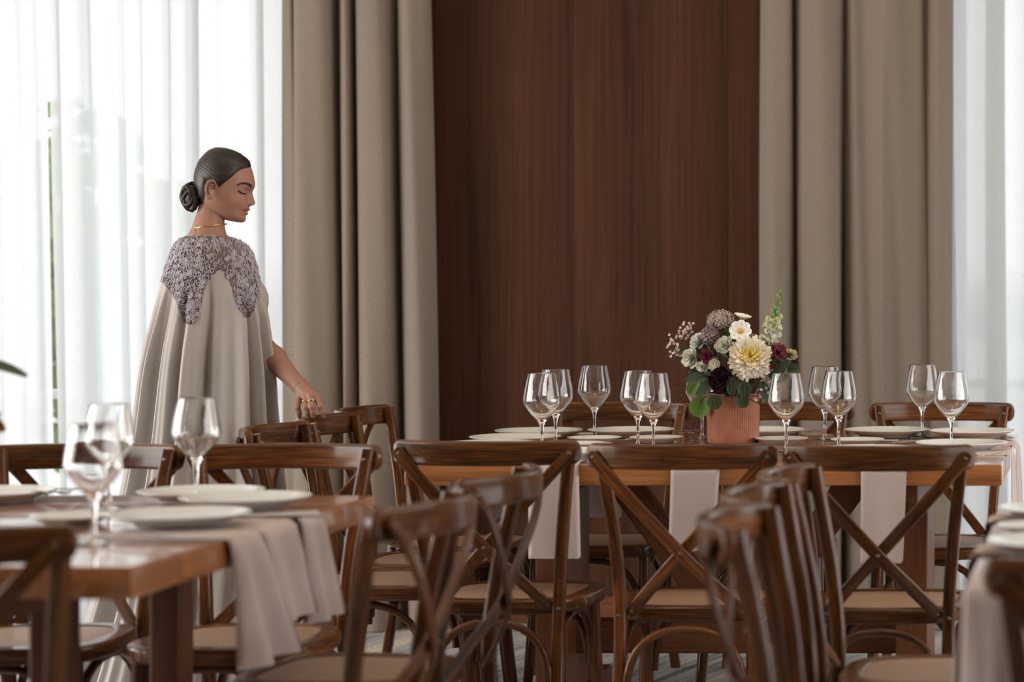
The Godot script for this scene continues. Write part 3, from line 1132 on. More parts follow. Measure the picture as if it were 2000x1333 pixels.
func lay_tables() -> void:
	var z := Vector3.BACK
	# --- main table
	wine_glass(0.144, 6.75, "wine glass at the left end of the flower table, nearer of the overlapping left pair")
	wine_glass(0.115, 7.05, "wine glass at the left end of the flower table, farther of the overlapping left pair")
	wine_glass(0.159, 7.38, "wine glass standing alone, third from the left on the flower table")
	wine_glass(0.374, 6.95, "wine glass left of the flowers, left one of the overlapping pair by the vase")
	wine_glass(0.4555, 6.75, "wine glass left of the flowers, right one of the overlapping pair by the vase")
	wine_glass(0.4965, 7.325, "wine glass half hidden by the leaves, its stem close beside the pink vase")
	wine_glass(0.826, 6.75, "wine glass just right of the flowers, in front of the bouquet")
	wine_glass(0.874, 7.28, "farther of the two overlapping wine glasses right of the bouquet before the drape")
	wine_glass(0.9566, 6.90, "nearer of the two overlapping wine glasses right of the bouquet before the drape")
	wine_glass(1.155, 7.44, "farther of the two rightmost wine glasses, before the drape's edge")
	wine_glass(1.281, 6.85, "nearer of the two rightmost wine glasses, before the bright window")
	plate(-0.02, 6.83, "white dinner plate nearest the camera at the left end of the flower table")
	plate(-0.02, 7.12, "white dinner plate in the middle of the left end of the flower table")
	plate(-0.02, 7.42, "white dinner plate at the far left corner of the flower table")
	plate(0.255, 7.46, "white dinner plate at the far side left of the flowers, under the lone glass")
	plate(0.66, 7.46, "white dinner plate at the far side behind the pink vase")
	plate(1.045, 7.46, "white dinner plate at the far side, below the right far chair's left end")
	plate(1.31, 7.40, "white dinner plate at the far right corner of the flower table")
	plate(1.31, 6.86, "white dinner plate nearest at the right end, beside the hanging napkins")
	plate(0.24, 6.52, "white dinner plate at the near side behind the left front chair")
	plate(0.62, 6.60, "white dinner plate at the near side in front of the pink vase")
	plate(1.06, 6.62, "white dinner plate at the near side behind the right front chair")
	side_plate(0.38, 7.20, "small white side plate left of the vase near the leaf")
	side_plate(0.205, 6.93, "small white side plate between the left glasses, nearer one")
	side_plate(0.20, 7.18, "small white side plate between the left glasses, farther one")
	side_plate(0.76, 7.15, "small white side plate right of the pink vase")
	side_plate(0.99, 7.10, "small white side plate between the two right pairs of glasses")
	cutlery(false, 0.425, 7.43, 180.0, "fork left of the vase with tines towards the far chair", 0.010)
	cutlery(false, 0.455, 7.43, 180.0, "second fork left of the vase beside the first one", 0.010)
	cutlery(false, 0.82, 7.40, 180.0, "fork right of the vase with its tines raised before the far rail", 0.012)
	cutlery(false, 0.85, 7.40, 180.0, "second fork right of the vase, under the glass pair", 0.012)
	cutlery(true, 0.16, 7.10, 80.0, "table knife lying between the small plates at the left end")
	cutlery(true, 0.28, 7.24, 120.0, "table knife lying beyond the small left plates")
	cutlery(false, 1.19, 7.12, -95.0, "fork at the right end of the flower table between the two plates")
	cutlery(true, 1.10, 7.20, -70.0, "table knife at the right end of the flower table behind the small plate")
	cutlery(false, 1.34, 6.56, -90.0, "fork lying at the near right corner of the flower table")
	napkin(P(0.274, 6.33, TABLE), z, 0.132, 0.138, 0.20, 0.25, -0.004, 0.006, "pale pink napkin hanging behind the back of the left front chair")
	napkin(P(0.6455, 6.33, TABLE), z, 0.128, 0.122, 0.20, 0.23, 0.010, 0.008, "pale pink napkin hanging behind the back of the middle front chair")
	napkin(P(1.138, 6.33, TABLE), z, 0.120, 0.112, 0.20, 0.262, 0.006, 0.006, "pale pink napkin hanging behind the back of the right front chair")
	napkin(P(1.446, 6.74, TABLE), Vector3.RIGHT, 0.16, 0.15, 0.20, 0.23, 0.0, 0.016, "pink grey napkin hanging at the right end of the flower table, nearer one")
	napkin(P(1.446, 7.12, TABLE), Vector3.RIGHT, 0.16, 0.15, 0.20, 0.23, 0.02, 0.018, "pink grey napkin hanging at the right end of the flower table, farther one")
	napkin(P(-0.12, 7.40, TABLE), Vector3.LEFT, 0.14, 0.14, 0.16, 0.25, 0.0, 0.008, "pale pink napkin hanging at the left end of the flower table")
	napkin(P(0.13, 7.60, TABLE), Vector3.FORWARD, 0.13, 0.13, 0.10, 0.27, 0.0, 0.008, "pale pink napkin hanging from the far edge, glimpsed under the flower table")
	# --- left table
	wine_glass(-0.281, 5.307, "blurred wine glass on the left table standing before the woman's cape")
	wine_glass(-0.126, 4.395, "nearest wine glass on the left table, close to the corner, out of focus")
	wine_glass(-0.369, 5.055, "out of focus wine glass on the left table just behind the nearest glass")
	plate(-0.71, 5.27, "white dinner plate at the far side of the left table by the picture's edge")
	plate(-0.256, 5.27, "white dinner plate at the far side of the left table, under the lone glass", TABLE + 0.001)
	plate(-0.085, 4.70, "white dinner plate at the near right end of the left table, on a napkin", TABLE + 0.006)
	plate(-0.085, 5.06, "white dinner plate at the right end of the left table, behind the nearest plate", TABLE + 0.006)
	plate(-0.60, 4.27, "white dinner plate at the near side of the left table by the picture's edge")
	side_plate(-0.33, 4.78, "small white side plate in the middle of the left table")
	cutlery(true, -0.33, 5.16, 84.0, "table knife with a bright handle in the middle of the left table")
	cutlery(true, -0.42, 4.50, 84.0, "table knife behind the near left chair on the left table")
	cutlery(true, -0.20, 4.93, 80.0, "table knife lying between the two right plates of the left table")
	cutlery(false, -0.585, 5.30, 180.0, "fork beside the far left plate, tines towards the far chairs", 0.012)
	cutlery(false, -0.545, 5.30, 180.0, "second fork beside the far left plate of the left table", 0.012)
	cutlery(false, -0.07, 4.47, 88.0, "fork lying near the bare corner of the left table")
	cutlery(true, -0.02, 4.44, 88.0, "table knife lying near the bare corner of the left table")
	cutlery(true, 0.02, 4.88, 92.0, "table knife at the right edge of the left table between the napkins")
	napkin(P(0.075, 4.565, TABLE), Vector3.RIGHT, 0.15, 0.25, 0.24, 0.255, -0.085, 0.040, "large pink napkin hanging lowest at the right end of the left table")
	napkin(P(0.075, 4.75, TABLE), Vector3.RIGHT, 0.19, 0.20, 0.20, 0.20, -0.085, 0.016, "shaded brownish pink napkin hanging between the two lighter napkins")
	napkin(P(0.075, 4.95, TABLE), Vector3.RIGHT, 0.13, 0.16, 0.22, 0.225, -0.06, 0.026, "narrow pink napkin hanging at the far right corner of the left table")
	napkin(P(-0.235, 4.065, TABLE), z, 0.13, 0.14, 0.20, 0.30, 0.0, 0.012, "pink napkin hanging behind the near left chair at the picture's edge")
	# --- right table
	plate(1.63, 4.886, "white dinner plate farthest of those on the right table's left edge")
	plate(1.635, 4.274, "white dinner plate nearest of those on the right table's left edge")
	side_plate(1.585, 4.60, "small white side plate between the dinner plates on the right table")
	cutlery(true, 1.70, 4.60, 90.0, "table knife behind the small plate on the right table")
	napkin(P(1.53, 3.75, TABLE), z, 0.075, 0.105, 0.15, 0.34, -0.004, 0.030, "blurred pink grey napkin hanging over the right table's near left corner")
	napkin(P(1.49, 4.30, TABLE), Vector3.LEFT, 0.15, 0.22, 0.20, 0.27, 0.03, 0.045, "middle pink grey napkin hanging at the right table's left edge")
	napkin(P(1.49, 4.88, TABLE), Vector3.LEFT, 0.15, 0.15, 0.20, 0.22, 0.0, 0.016, "farthest pink grey napkin hanging at the right table's left edge")


func set_chairs() -> void:
	chair0 = make_chair()
	var g := "cross back chairs round the flower table"
	chair(0.168, 6.056, 0.0, "cross back chair, left of the three with their backs before the flower table", g)
	chair(0.679, 5.93, -0.6, "cross back chair, middle of the three with their backs before the flower table", g)
	chair(1.165, 5.884, 0.8, "cross back chair, right of the three with their backs before the flower table", g)
	chair(0.13, 7.92, 180.0, "cross back chair on the far side, its rail behind the glasses left of the flowers", g)
	chair(0.664, 7.90, 180.0, "cross back chair on the far side, its rail directly behind the flowers", g)
	chair(1.187, 7.88, 180.0, "cross back chair on the far side, its rail against the drape and bright window", g)
	chair(-0.555, 6.63, 90.0, "cross back chair nearest of the three by the woman's hand, leftmost rail", g)
	chair(-0.56, 7.105, 90.0, "cross back chair under the woman's hand, middle of three side on", g)
	chair(-0.60, 7.58, 90.0, "cross back chair farthest of the three by the woman, nearest the drape", g)
	g = "cross back chairs round the left table"
	chair(-0.27, 5.85, 180.0, "cross back chair at the left table's far side, below the woman's cape", g)
	chair(-0.750, 5.85, 180.0, "cross back chair at the left table's far side, behind the two overlapping glasses", g)
	chair(-1.23, 5.85, 180.0, "cross back chair at the left table's far side, only its rail end showing", g)
	chair(-0.204, 3.955, 0.0, "blurred cross back chair at the near side of the left table, cut by the frame", g)
	chair(0.450, 4.45, -86.0, "blurred cross back chair at the left table's right end, nearer one", g)
	chair(0.437, 5.06, -86.0, "blurred cross back chair at the left table's right end, farther one", g)
	g = "cross back chairs along the right table"
	chair(1.07, 5.065, 90.0, "farthest of three blurred cross back chairs seen edge on at right", g)
	chair(1.065, 4.595, 90.0, "middle of three blurred cross back chairs seen edge on at right", g)
	chair(1.10, 4.135, 90.0, "nearest of three blurred cross back chairs seen edge on at right", g)
	chair(1.77, 3.50, 0.0, "blurred cross back chair at the bottom right corner, behind the napkin", g)


func set_tables() -> void:
	plank_table(Vector2(-0.12, 6.33), 1.566, 1.27, 0.0, 0.275, true, "honey brown plank table with the pink vase of flowers on it")
	plank_table(Vector2(-1.49, 4.065), 1.565, 1.36, 0.0, 0.33, false, "honey brown plank table at left with a bare corner towards the camera")
	plank_table(Vector2(1.49, 3.75), 1.565, 1.30, 0.0, 0.33, false, "honey brown plank table at the right edge, mostly outside the frame")


# ---------------------------------------------------------------- flowers

func petal(b: MB, t: Transform3D, length: float, width: float, cup: float, c0: Color, c1: Color, tip := 0.55, nu := 2, nv := 4) -> void:
	var first := b.v.size()
	b.tinted = true
	for j in nv + 1:
		var v := float(j) / nv
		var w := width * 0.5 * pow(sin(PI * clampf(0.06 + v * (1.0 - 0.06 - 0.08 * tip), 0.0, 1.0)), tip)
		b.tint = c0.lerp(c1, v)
		for i in nu + 1:
			var u := 2.0 * i / nu - 1.0
			b.add(t * Vector3(u * w, cup * length * v * v + 0.25 * w * u * u, v * length))
	for j in nv:
		for i in nu:
			var a := first + j * (nu + 1) + i
			b.quad(a, a + 1, a + nu + 2, a + nu + 1)
	b.tint = Color.WHITE


# a basis whose y axis is the direction a bloom faces
func facing(dir: Vector3) -> Basis:
	var y := dir.normalized()
	var x := y.cross(Vector3(0.31, 0.2, 0.9)).normalized()
	return Basis(x, y, x.cross(y))


func stalk(o: Node3D, from: Vector3, to: Vector3, r := 0.0018, mat: Material = null) -> void:
	var b := MB.new()
	var mid := from.lerp(to, 0.5) + Vector3(0, 0.012, 0)
	b.sweep(curve([from, mid, to], 5), ellipse(r, r, 6), Vector3(0.3, 0.1, 0.95))
	part("stem", b, mat if mat else M.stem, o)


func flower(called: String, base: Vector3, label: String) -> Node3D:
	var o := thing(called, base)
	tag(o, label, "flower", "flowers in the pink vase")
	return o


func layered(b: MB, c: Vector3, dir: Vector3, layers: Array, seed_: int) -> void:
	var r := RandomNumberGenerator.new()
	r.seed = seed_
	var q := facing(dir)
	for l in layers:  # [count, length, width, tilt, cup, c0, c1, lift]
		for k in l[0]:
			var a: float = TAU * (k + r.randf_range(-0.25, 0.25)) / l[0] + l[3] * 3.0
			var tilt: float = l[3] + r.randf_range(-0.18, 0.18)
			var t := Transform3D(q * Basis(Vector3.UP, a) * Basis(Vector3.RIGHT, -tilt), c + q.y * l[7])
			var g := r.randf_range(0.9, 1.06)
			petal(b, t, l[1] * r.randf_range(0.88, 1.08), l[2], l[4], l[5] * g, l[6] * g, 0.42, 2, 5)


func globe(o: Node3D, c: Vector3, r: float, n: int, size: float, c0: Color, c1: Color, seed_: int, flat := 1.0) -> void:
	var b := MB.new()
	b.tinted = true
	var rg := RandomNumberGenerator.new()
	rg.seed = seed_
	for i in n:
		var y := 1.0 - 1.7 * (i + 0.5) / n
		var rad := sqrt(maxf(1.0 - y * y, 0.0))
		var a := i * 2.39996
		var dir := Vector3(rad * cos(a), y * flat, rad * sin(a)).normalized()
		var p := c + Vector3(rad * cos(a), y * flat, rad * sin(a)) * r * rg.randf_range(0.86, 1.06)
		var q := facing(dir) * Basis(Vector3.UP, rg.randf() * TAU)
		var col := c0.lerp(c1, rg.randf())
		for k in 4:
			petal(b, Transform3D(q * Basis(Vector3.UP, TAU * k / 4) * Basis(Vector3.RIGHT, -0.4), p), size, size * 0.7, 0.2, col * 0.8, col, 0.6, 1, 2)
	part("florets", b, M.petal, o).set_meta("kind", "stuff")
	b = MB.new()
	b.blob(c, Vector3.ONE * r * 0.74, 12)
	part("flower_core", b, M.leaf_grey, o)


func leaf_at(b: MB, base: Vector3, dir: Vector3, nrm: Vector3, length: float, width: float, bend: float, tip := 0.62) -> void:
	var z := dir.normalized()
	var x := nrm.cross(z).normalized()
	petal(b, Transform3D(Basis(x, z.cross(x), z), base), length, width, bend, Color.WHITE, Color.WHITE, tip, 4, 7)


func make_bouquet() -> void:
	var at := P(0.613, 7.18, TABLE)
	var o := thing("vase", at)
	tag(o, "ribbed dusty pink vase holding the bouquet on the flower table", "vase")
	var prof := PackedVector2Array()
	var b := MB.new()
	var segs := 264
	var rows := [[0.0, 0.0], [0.070, 0.0], [0.0755, 0.003], [0.0765, 0.02], [0.0772, 0.07], [0.078, 0.125], [0.0778, 0.139], [0.0762, 0.1425], [0.0745, 0.139], [0.073, 0.10], [0.0, 0.10]]
	var from := 0
	for j in rows.size():
		for i in segs + 1:
			var a := TAU * i / segs
			var k := 1.0
			if j >= 2 and j <= 6:
				k = 1.0 - 0.030 * (0.5 - 0.5 * cos(a * 66.0))
			b.add(Vector3(rows[j][0] * k * cos(a), rows[j][1], rows[j][0] * k * sin(a)), Vector2(float(i) / segs, rows[j][1] * 3.0))
		b.weld.append_array(PackedInt32Array([j * (segs + 1), j * (segs + 1) + segs]))
	for j in rows.size() - 1:
		for i in segs:
			var a := j * (segs + 1) + i
			b.quad(a, a + 1, a + segs + 2, a + segs + 1)
	b.outward(from)
	part("body", b, M.pot, o)
	b = MB.new()
	b.blob(Vector3(0, 0.10, 0), Vector3(0.072, 0.03, 0.072), 16)
	part("soil", b, M.soil, o)
	var mouth := Vector3(0, 0.125, 0)
	var cream := Color(0.78, 0.73, 0.60)
	var white := Color(0.80, 0.79, 0.72)
	# chrysanthemum
	o = flower("chrysanthemum", at, "large cream chrysanthemum with a yellow heart at the bouquet's front")
	b = MB.new()
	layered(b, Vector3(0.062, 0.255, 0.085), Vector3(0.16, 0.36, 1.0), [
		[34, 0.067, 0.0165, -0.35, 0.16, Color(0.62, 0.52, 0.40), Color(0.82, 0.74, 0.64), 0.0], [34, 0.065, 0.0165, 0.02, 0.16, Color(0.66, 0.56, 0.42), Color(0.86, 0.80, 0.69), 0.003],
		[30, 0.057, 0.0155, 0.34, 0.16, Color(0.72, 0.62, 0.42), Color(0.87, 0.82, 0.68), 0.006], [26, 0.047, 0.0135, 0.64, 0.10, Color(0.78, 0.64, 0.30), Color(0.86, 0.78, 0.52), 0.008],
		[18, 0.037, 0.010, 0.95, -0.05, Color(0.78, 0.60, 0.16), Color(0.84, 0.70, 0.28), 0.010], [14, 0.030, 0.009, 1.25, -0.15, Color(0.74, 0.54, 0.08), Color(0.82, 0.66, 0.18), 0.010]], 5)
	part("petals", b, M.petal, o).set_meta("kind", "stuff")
	stalk(o, Vector3(0.055, 0.245, 0.06), mouth + Vector3(0.01, 0, 0.02), 0.003)
	# cosmos
	var ci := 0
	for c in [[Vector3(0.031, 0.333, 0.062), Vector3(0.05, 0.25, 1.0), 0.034, "white cosmos with an orange centre, facing the camera above the chrysanthemum"], [Vector3(0.026, 0.366, 0.0), Vector3(0.25, 1.0, 0.15), 0.030, "white cosmos seen from the side at the top of the bouquet"]]:
		o = flower("cosmos", at, c[3])
		var q := facing(c[1])
		for k in 8:
			b = MB.new()
			petal(b, Transform3D(q * Basis(Vector3.UP, TAU * k / 8) * Basis(Vector3.RIGHT, -0.18 - 0.25 * ci), c[0]), c[2], c[2] * 0.78, 0.06, white, Color(0.88, 0.88, 0.85), 0.36, 4, 7)
			part("petal", b, M.petal, o)
		b = MB.new()
		b.tinted = true
		b.tint = Color(0.62, 0.34, 0.05)
		b.blob(c[0] + q.y * 0.003, Vector3(0.0085, 0.0055, 0.0085), 10, q)
		part("flower_centre", b, M.petal, o)
		stalk(o, c[0] - q.y * 0.002, mouth, 0.0016)
		ci += 1
	# mauve globes
	for g in [[Vector3(-0.036, 0.362, 0.0), 0.040, 150, Color(0.36, 0.26, 0.25), Color(0.55, 0.44, 0.42), 0.75, "large dusty mauve allium globe at the top of the bouquet"], [Vector3(-0.064, 0.317, 0.03), 0.025, 90, Color(0.25, 0.17, 0.18), Color(0.42, 0.32, 0.33), 1.2, "smaller mauve allium head below the large globe"], [Vector3(0.062, 0.305, 0.03), 0.018, 60, Color(0.24, 0.12, 0.13), Color(0.42, 0.27, 0.26), 0.9, "small brownish mauve cluster between the cosmos and the snapdragon"]]:
		o = flower("allium", at, g[6])
		globe(o, g[0], g[1], g[2], 0.0075, g[3], g[4], int(g[2]), g[5])
		stalk(o, g[0], mouth + Vector3(-0.01, 0, 0), 0.002)
	# dark blooms
	for g in [[Vector3(-0.064, 0.257, 0.07), 0.022, Color(0.035, 0.005, 0.014), Color(0.17, 0.03, 0.065), Vector3(-0.15, 0.15, 1), "dark burgundy ranunculus at the left of the bouquet"], [Vector3(-0.022, 0.187, 0.068), 0.042, Color(0.012, 0.004, 0.008), Color(0.035, 0.012, 0.02), Vector3(-0.1, 0.1, 1), "almost black dahlia low in the bouquet, left of the chrysanthemum"], [Vector3(0.137, 0.268, 0.04), 0.028, Color(0.10, 0.02, 0.025), Color(0.30, 0.09, 0.10), Vector3(0.5, 0.4, 0.9), "burgundy bloom at the right of the chrysanthemum"], [Vector3(0.118, 0.243, 0.045), 0.022, Color(0.08, 0.015, 0.02), Color(0.22, 0.05, 0.06), Vector3(0.3, 0.0, 1), "small burgundy bloom tucked under the larger one at right"]]:
		o = flower("dark_bloom", at, g[5])
		b = MB.new()
		var r: float = g[1]
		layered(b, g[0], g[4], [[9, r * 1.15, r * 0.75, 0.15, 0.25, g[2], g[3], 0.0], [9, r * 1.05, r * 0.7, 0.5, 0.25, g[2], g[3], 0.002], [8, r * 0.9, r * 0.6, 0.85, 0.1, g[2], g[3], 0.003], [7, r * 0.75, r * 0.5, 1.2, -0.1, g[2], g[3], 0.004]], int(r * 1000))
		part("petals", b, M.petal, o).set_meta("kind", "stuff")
		stalk(o, g[0], mouth + Vector3(0, 0, 0.01), 0.0022)
	# pale round blooms
	for g in [[Vector3(-0.016, 0.291, 0.06), 0.027, Color(0.42, 0.45, 0.30), Color(0.70, 0.70, 0.60), Vector3(-0.2, 0.35, 1), "greenish white ranunculus in the middle of the bouquet"], [Vector3(-0.115, 0.253, 0.04), 0.030, Color(0.56, 0.58, 0.44), Color(0.78, 0.78, 0.68), Vector3(-0.7, 0.2, 1), "cream carnation at the far left of the bouquet"], [Vector3(-0.098, 0.300, 0.02), 0.028, Color(0.50, 0.55, 0.46), Color(0.76, 0.80, 0.76), Vector3(-0.7, 0.6, 0.8), "pale blue white bloom above the cream carnation"], [Vector3(-0.044, 0.237, 0.08), 0.018, Color(0.6, 0.58, 0.44), Color(0.80, 0.78, 0.68), Vector3(-0.1, 0.1, 1), "small white blossom right below the burgundy ranunculus"], [Vector3(-0.079, 0.230, 0.075), 0.018, Color(0.6, 0.58, 0.46), Color(0.78, 0.76, 0.68), Vector3(-0.4, -0.1, 1), "small white blossom at the left below the burgundy ranunculus"], [Vector3(0.173, 0.262, 0.03), 0.020, Color(0.34, 0.36, 0.12), Color(0.58, 0.55, 0.30), Vector3(0.5, 0.6, 0.7), "yellow green scabiosa pod at the right of the bouquet"]]:
		o = flower("pale_bloom", at, g[5])
		b = MB.new()
		var r: float = g[1]
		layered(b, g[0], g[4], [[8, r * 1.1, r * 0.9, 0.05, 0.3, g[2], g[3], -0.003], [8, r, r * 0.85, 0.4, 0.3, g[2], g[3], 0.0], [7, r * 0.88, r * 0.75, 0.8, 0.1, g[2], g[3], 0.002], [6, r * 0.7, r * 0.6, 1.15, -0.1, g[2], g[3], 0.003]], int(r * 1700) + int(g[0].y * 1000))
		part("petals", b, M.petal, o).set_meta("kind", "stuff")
		stalk(o, g[0], mouth + Vector3(-0.01, 0, 0.01), 0.002)
	# snapdragons
	for sd in [[[Vector3(0.095, 0.20, 0.03), Vector3(0.105, 0.262, 0.03), Vector3(0.120, 0.345, 0.02), Vector3(0.131, 0.405, 0.012), Vector3(0.146, 0.459, 0.008)], 0.25, "tall white snapdragon with a green budding tip at the right"], [[Vector3(0.07, 0.20, 0.02), Vector3(0.086, 0.262, 0.03), Vector3(0.094, 0.325, 0.025)], 0.2, "short white snapdragon beside the tall one"]]:
		o = flower("snapdragon", at, sd[2])
		var c := curve(sd[0], 8)
		b = MB.new()
		var sc := PackedVector2Array()
		for i in c.size():
			sc.append(Vector2.ONE * lerpf(1.2, 0.5, float(i) / c.size()))
		b.sweep(c, ellipse(0.0024, 0.0024, 6), Vector3(0.3, 0.1, 0.95), sc)
		b.sweep(curve([c[0], mouth], 3), ellipse(0.0026, 0.0026, 6), Vector3(0.9, 0.1, 0.35))
		part("stem", b, M.leaf_bright, o)
		var r := RandomNumberGenerator.new()
		r.seed = 8
		var n := 34 if c.size() > 20 else 10
		for i in n:
			var t := 0.18 + 0.8 * i / n if c.size() > 20 else 0.3 + 0.7 * i / n
			var p := c[int(t * (c.size() - 1))]
			var a := i * 2.4 + 0.5
			var out := Vector3(cos(a), 0.35, sin(a)).normalized()
			b = MB.new()
			b.tinted = true
			if t < 0.62:
				var q := facing(out)
				var s := lerpf(0.034, 0.017, t / 0.62)
				var tone := Color(0.80, 0.81, 0.70).lerp(Color(0.66, 0.70, 0.40), smoothstep(0.35, 0.62, t))
				for k in 5:
					petal(b, Transform3D(q * Basis(Vector3.UP, TAU * k / 5) * Basis(Vector3.RIGHT, -0.75), p + out * s * 0.5), s, s * 0.95, 0.35, tone * 0.85, tone, 0.45, 3, 4)
				b.tint = tone
				b.blob(p + out * s * 0.5, Vector3(s * 0.32, s * 0.6, s * 0.32), 8, q)
				part("floret", b, M.petal, o)
			else:
				var s := lerpf(0.0105, 0.0045, (t - 0.62) / 0.38)
				b.tint = Color(0.26, 0.38, 0.12).lerp(Color(0.16, 0.26, 0.10), r.randf())
				b.blob(p + out * s * 0.9, Vector3(s * 0.62, s, s * 0.62), 8, facing(out + Vector3.UP * 0.8))
				part("bud", b, M.petal, o)
	# waxflower sprays
	var sprays := [[Vector3(-0.131, 0.342, 0.0), 0.020, "pink waxflower spray, uppermost at the bouquet's left"], [Vector3(-0.148, 0.322, 0.01), 0.017, "pink waxflower spray, middle one at the bouquet's left"], [Vector3(-0.176, 0.300, 0.01), 0.019, "pink waxflower spray, leftmost of the bouquet"], [Vector3(-0.168, 0.270, 0.02), 0.016, "dull pink waxflower spray, lowest at the bouquet's left"], [Vector3(0.120, 0.176, 0.07), 0.030, "pale pink waxflower cluster low at the right of the chrysanthemum"], [Vector3(0.09, 0.150, 0.08), 0.022, "pale pink waxflower cluster by the vase's right rim"]]
	for k in sprays.size():
		var sp: Array = sprays[k]
		o = flower("waxflower_spray", at, sp[2])
		b = MB.new()
		b.tinted = true
		var r := RandomNumberGenerator.new()
		r.seed = 60 + k
		var tw := MB.new()
		for i in 16:
			var p: Vector3 = sp[0] + Vector3(r.randfn(), r.randfn(), r.randfn()) * sp[1] * 0.55
			var col := Color(0.62, 0.42, 0.42).lerp(Color(0.82, 0.70, 0.68), r.randf())
			var q := facing(Vector3(r.randfn() * 0.5, 0.4, 1.0))
			for m in 5:
				petal(b, Transform3D(q * Basis(Vector3.UP, TAU * m / 5) * Basis(Vector3.RIGHT, -0.5), p), 0.0058, 0.005, 0.2, col * 0.8, col, 0.5, 1, 2)
			tw.sweep(PackedVector3Array([p, p.lerp(sp[0] - Vector3(0, sp[1] * 1.3, 0), 0.6), sp[0] - Vector3(0, sp[1] * 1.5, 0)]), ellipse(0.0006, 0.0006, 4), Vector3(0.3, 0.1, 0.95))
		part("blossoms", b, M.petal, o).set_meta("kind", "stuff")
		part("twigs", tw, M.stem, o)
		stalk(o, sp[0] - Vector3(0, sp[1] * 1.4, 0), mouth, 0.0012)
	# foliage
	var lv := [
		["leaf_bright", Vector3(-0.082, 0.137, 0.058), Vector3(-0.25, -1.0, 0.15), 0.058, 0.062, "round bright green leaf drooping left of the vase"],
		["leaf_bright", Vector3(-0.10, 0.20, 0.04), Vector3(-0.4, -1.0, 0.2), 0.06, 0.035, "yellow green leaf at the left above the round bright leaf"],
		["leaf_grey", Vector3(-0.06, 0.205, 0.075), Vector3(-1.0, -0.25, 0.2), 0.070, 0.034, "grey green dusty leaf pointing left above the vase"],
		["leaf_grey", Vector3(-0.05, 0.185, 0.08), Vector3(-0.8, -0.8, 0.3), 0.060, 0.036, "second grey green leaf under the pointed one"],
		["leaf", Vector3(0.045, 0.185, 0.095), Vector3(0.15, -1.0, 0.25), 0.046, 0.042, "dark eucalyptus leaf over the vase's rim, right of centre"],
		["leaf", Vector3(0.035, 0.150, 0.098), Vector3(0.3, -1.0, 0.2), 0.042, 0.044, "dark eucalyptus leaf, lowest over the front of the vase"],
		["leaf", Vector3(-0.045, 0.145, 0.088), Vector3(0.2, -0.8, 0.25), 0.042, 0.045, "small dark eucalyptus leaf over the vase's left rim"],
		["leaf_teal", Vector3(0.128, 0.225, 0.05), Vector3(0.9, 0.35, 0.3), 0.050, 0.038, "teal eucalyptus leaf at the right under the burgundy bloom"],
		["leaf_teal", Vector3(0.165, 0.220, 0.04), Vector3(1.0, 0.1, 0.3), 0.040, 0.034, "teal eucalyptus leaf, rightmost of the bouquet"],
		["leaf", Vector3(0.115, 0.205, 0.06), Vector3(0.9, -0.2, 0.4), 0.06, 0.03, "dark green leaf pointing right below the eucalyptus"],
		["leaf", Vector3(-0.095, 0.27, 0.01), Vector3(-1.0, 0.1, 0.2), 0.065, 0.03, "dark green leaf pointing left below the pink sprays"],
		["leaf", Vector3(-0.02, 0.31, 0.03), Vector3(0.3, 0.6, 0.6), 0.05, 0.025, "dark green leaf behind the greenish ranunculus"],
		["leaf_teal", Vector3(0.095, 0.185, 0.075), Vector3(0.35, -0.8, 0.3), 0.07, 0.03, "narrow teal leaf hanging right of the vase behind the wine glass"],
		["leaf", Vector3(0.01, 0.20, 0.09), Vector3(0.0, -0.9, 0.3), 0.055, 0.03, "dark narrow leaf under the chrysanthemum"],
		["leaf", Vector3(-0.03, 0.24, 0.05), Vector3(-0.2, 0.3, 0.9), 0.04, 0.03, "dark leaf in the gap between the pale and burgundy blooms"],
		["leaf_teal", Vector3(0.085, 0.23, 0.05), Vector3(0.5, 0.2, 0.8), 0.05, 0.03, "teal leaf in the gap right of the chrysanthemum"]]
	for l in lv:
		o = thing("leaf", at)
		tag(o, l[5], "leaf", "foliage in the pink vase")
		b = MB.new()
		var dir: Vector3 = l[2]
		leaf_at(b, l[1], dir, Vector3(0.1, 0.25, 1.0), l[3], l[4], -0.10, 0.5)
		part("blade", b, M[l[0]], o)
		b = MB.new()
		b.sweep(curve([l[1] + dir.normalized() * l[3] * 0.9 + Vector3(0, 0, 0.001), l[1], l[1].lerp(mouth, 0.6) - Vector3(0, 0, 0.01), mouth], 4), ellipse(0.0012, 0.0012, 5), Vector3(0.35, 0.2, 0.9))
		part("stalk", b, M.stem, o)
	# small dark leaves that fill the gaps
	var rf := RandomNumberGenerator.new()
	rf.seed = 404
	o = thing("filler_foliage", at)
	tag(o, "small dark green leaves filling the gaps between the bouquet's flowers", "leaves")
	o.set_meta("kind", "stuff")
	b = MB.new()
	var tw2 := MB.new()
	for k in 26:
		var dir := Vector3(rf.randf_range(-1, 1), rf.randf_range(-0.1, 1.0), rf.randf_range(-0.2, 0.9)).normalized()
		var tip := Vector3(0.02, 0.20, 0.01) + dir * Vector3(0.12, 0.11, 0.075)
		for q in 3:
			var d2 := (dir + Vector3(rf.randfn(), rf.randfn(), rf.randfn()) * 0.5).normalized()
			leaf_at(b, tip - dir * 0.012 * q, d2, Vector3(0.2, 0.6, 0.8), rf.randf_range(0.028, 0.045), 0.017, -0.1, 0.6)
		tw2.sweep(PackedVector3Array([tip, tip.lerp(mouth, 0.5), mouth]), ellipse(0.0012, 0.0012, 5), Vector3(0.3, 0.1, 0.95))
	part("leaves", b, M.leaf, o).set_meta("kind", "stuff")
	part("twigs", tw2, M.stem, o).set_meta("kind", "stuff")
	# wisps
	o = thing("grass_wisp", at)
	tag(o, "thin brown grass wisps sticking out left of the vase", "grass")
	b = MB.new()
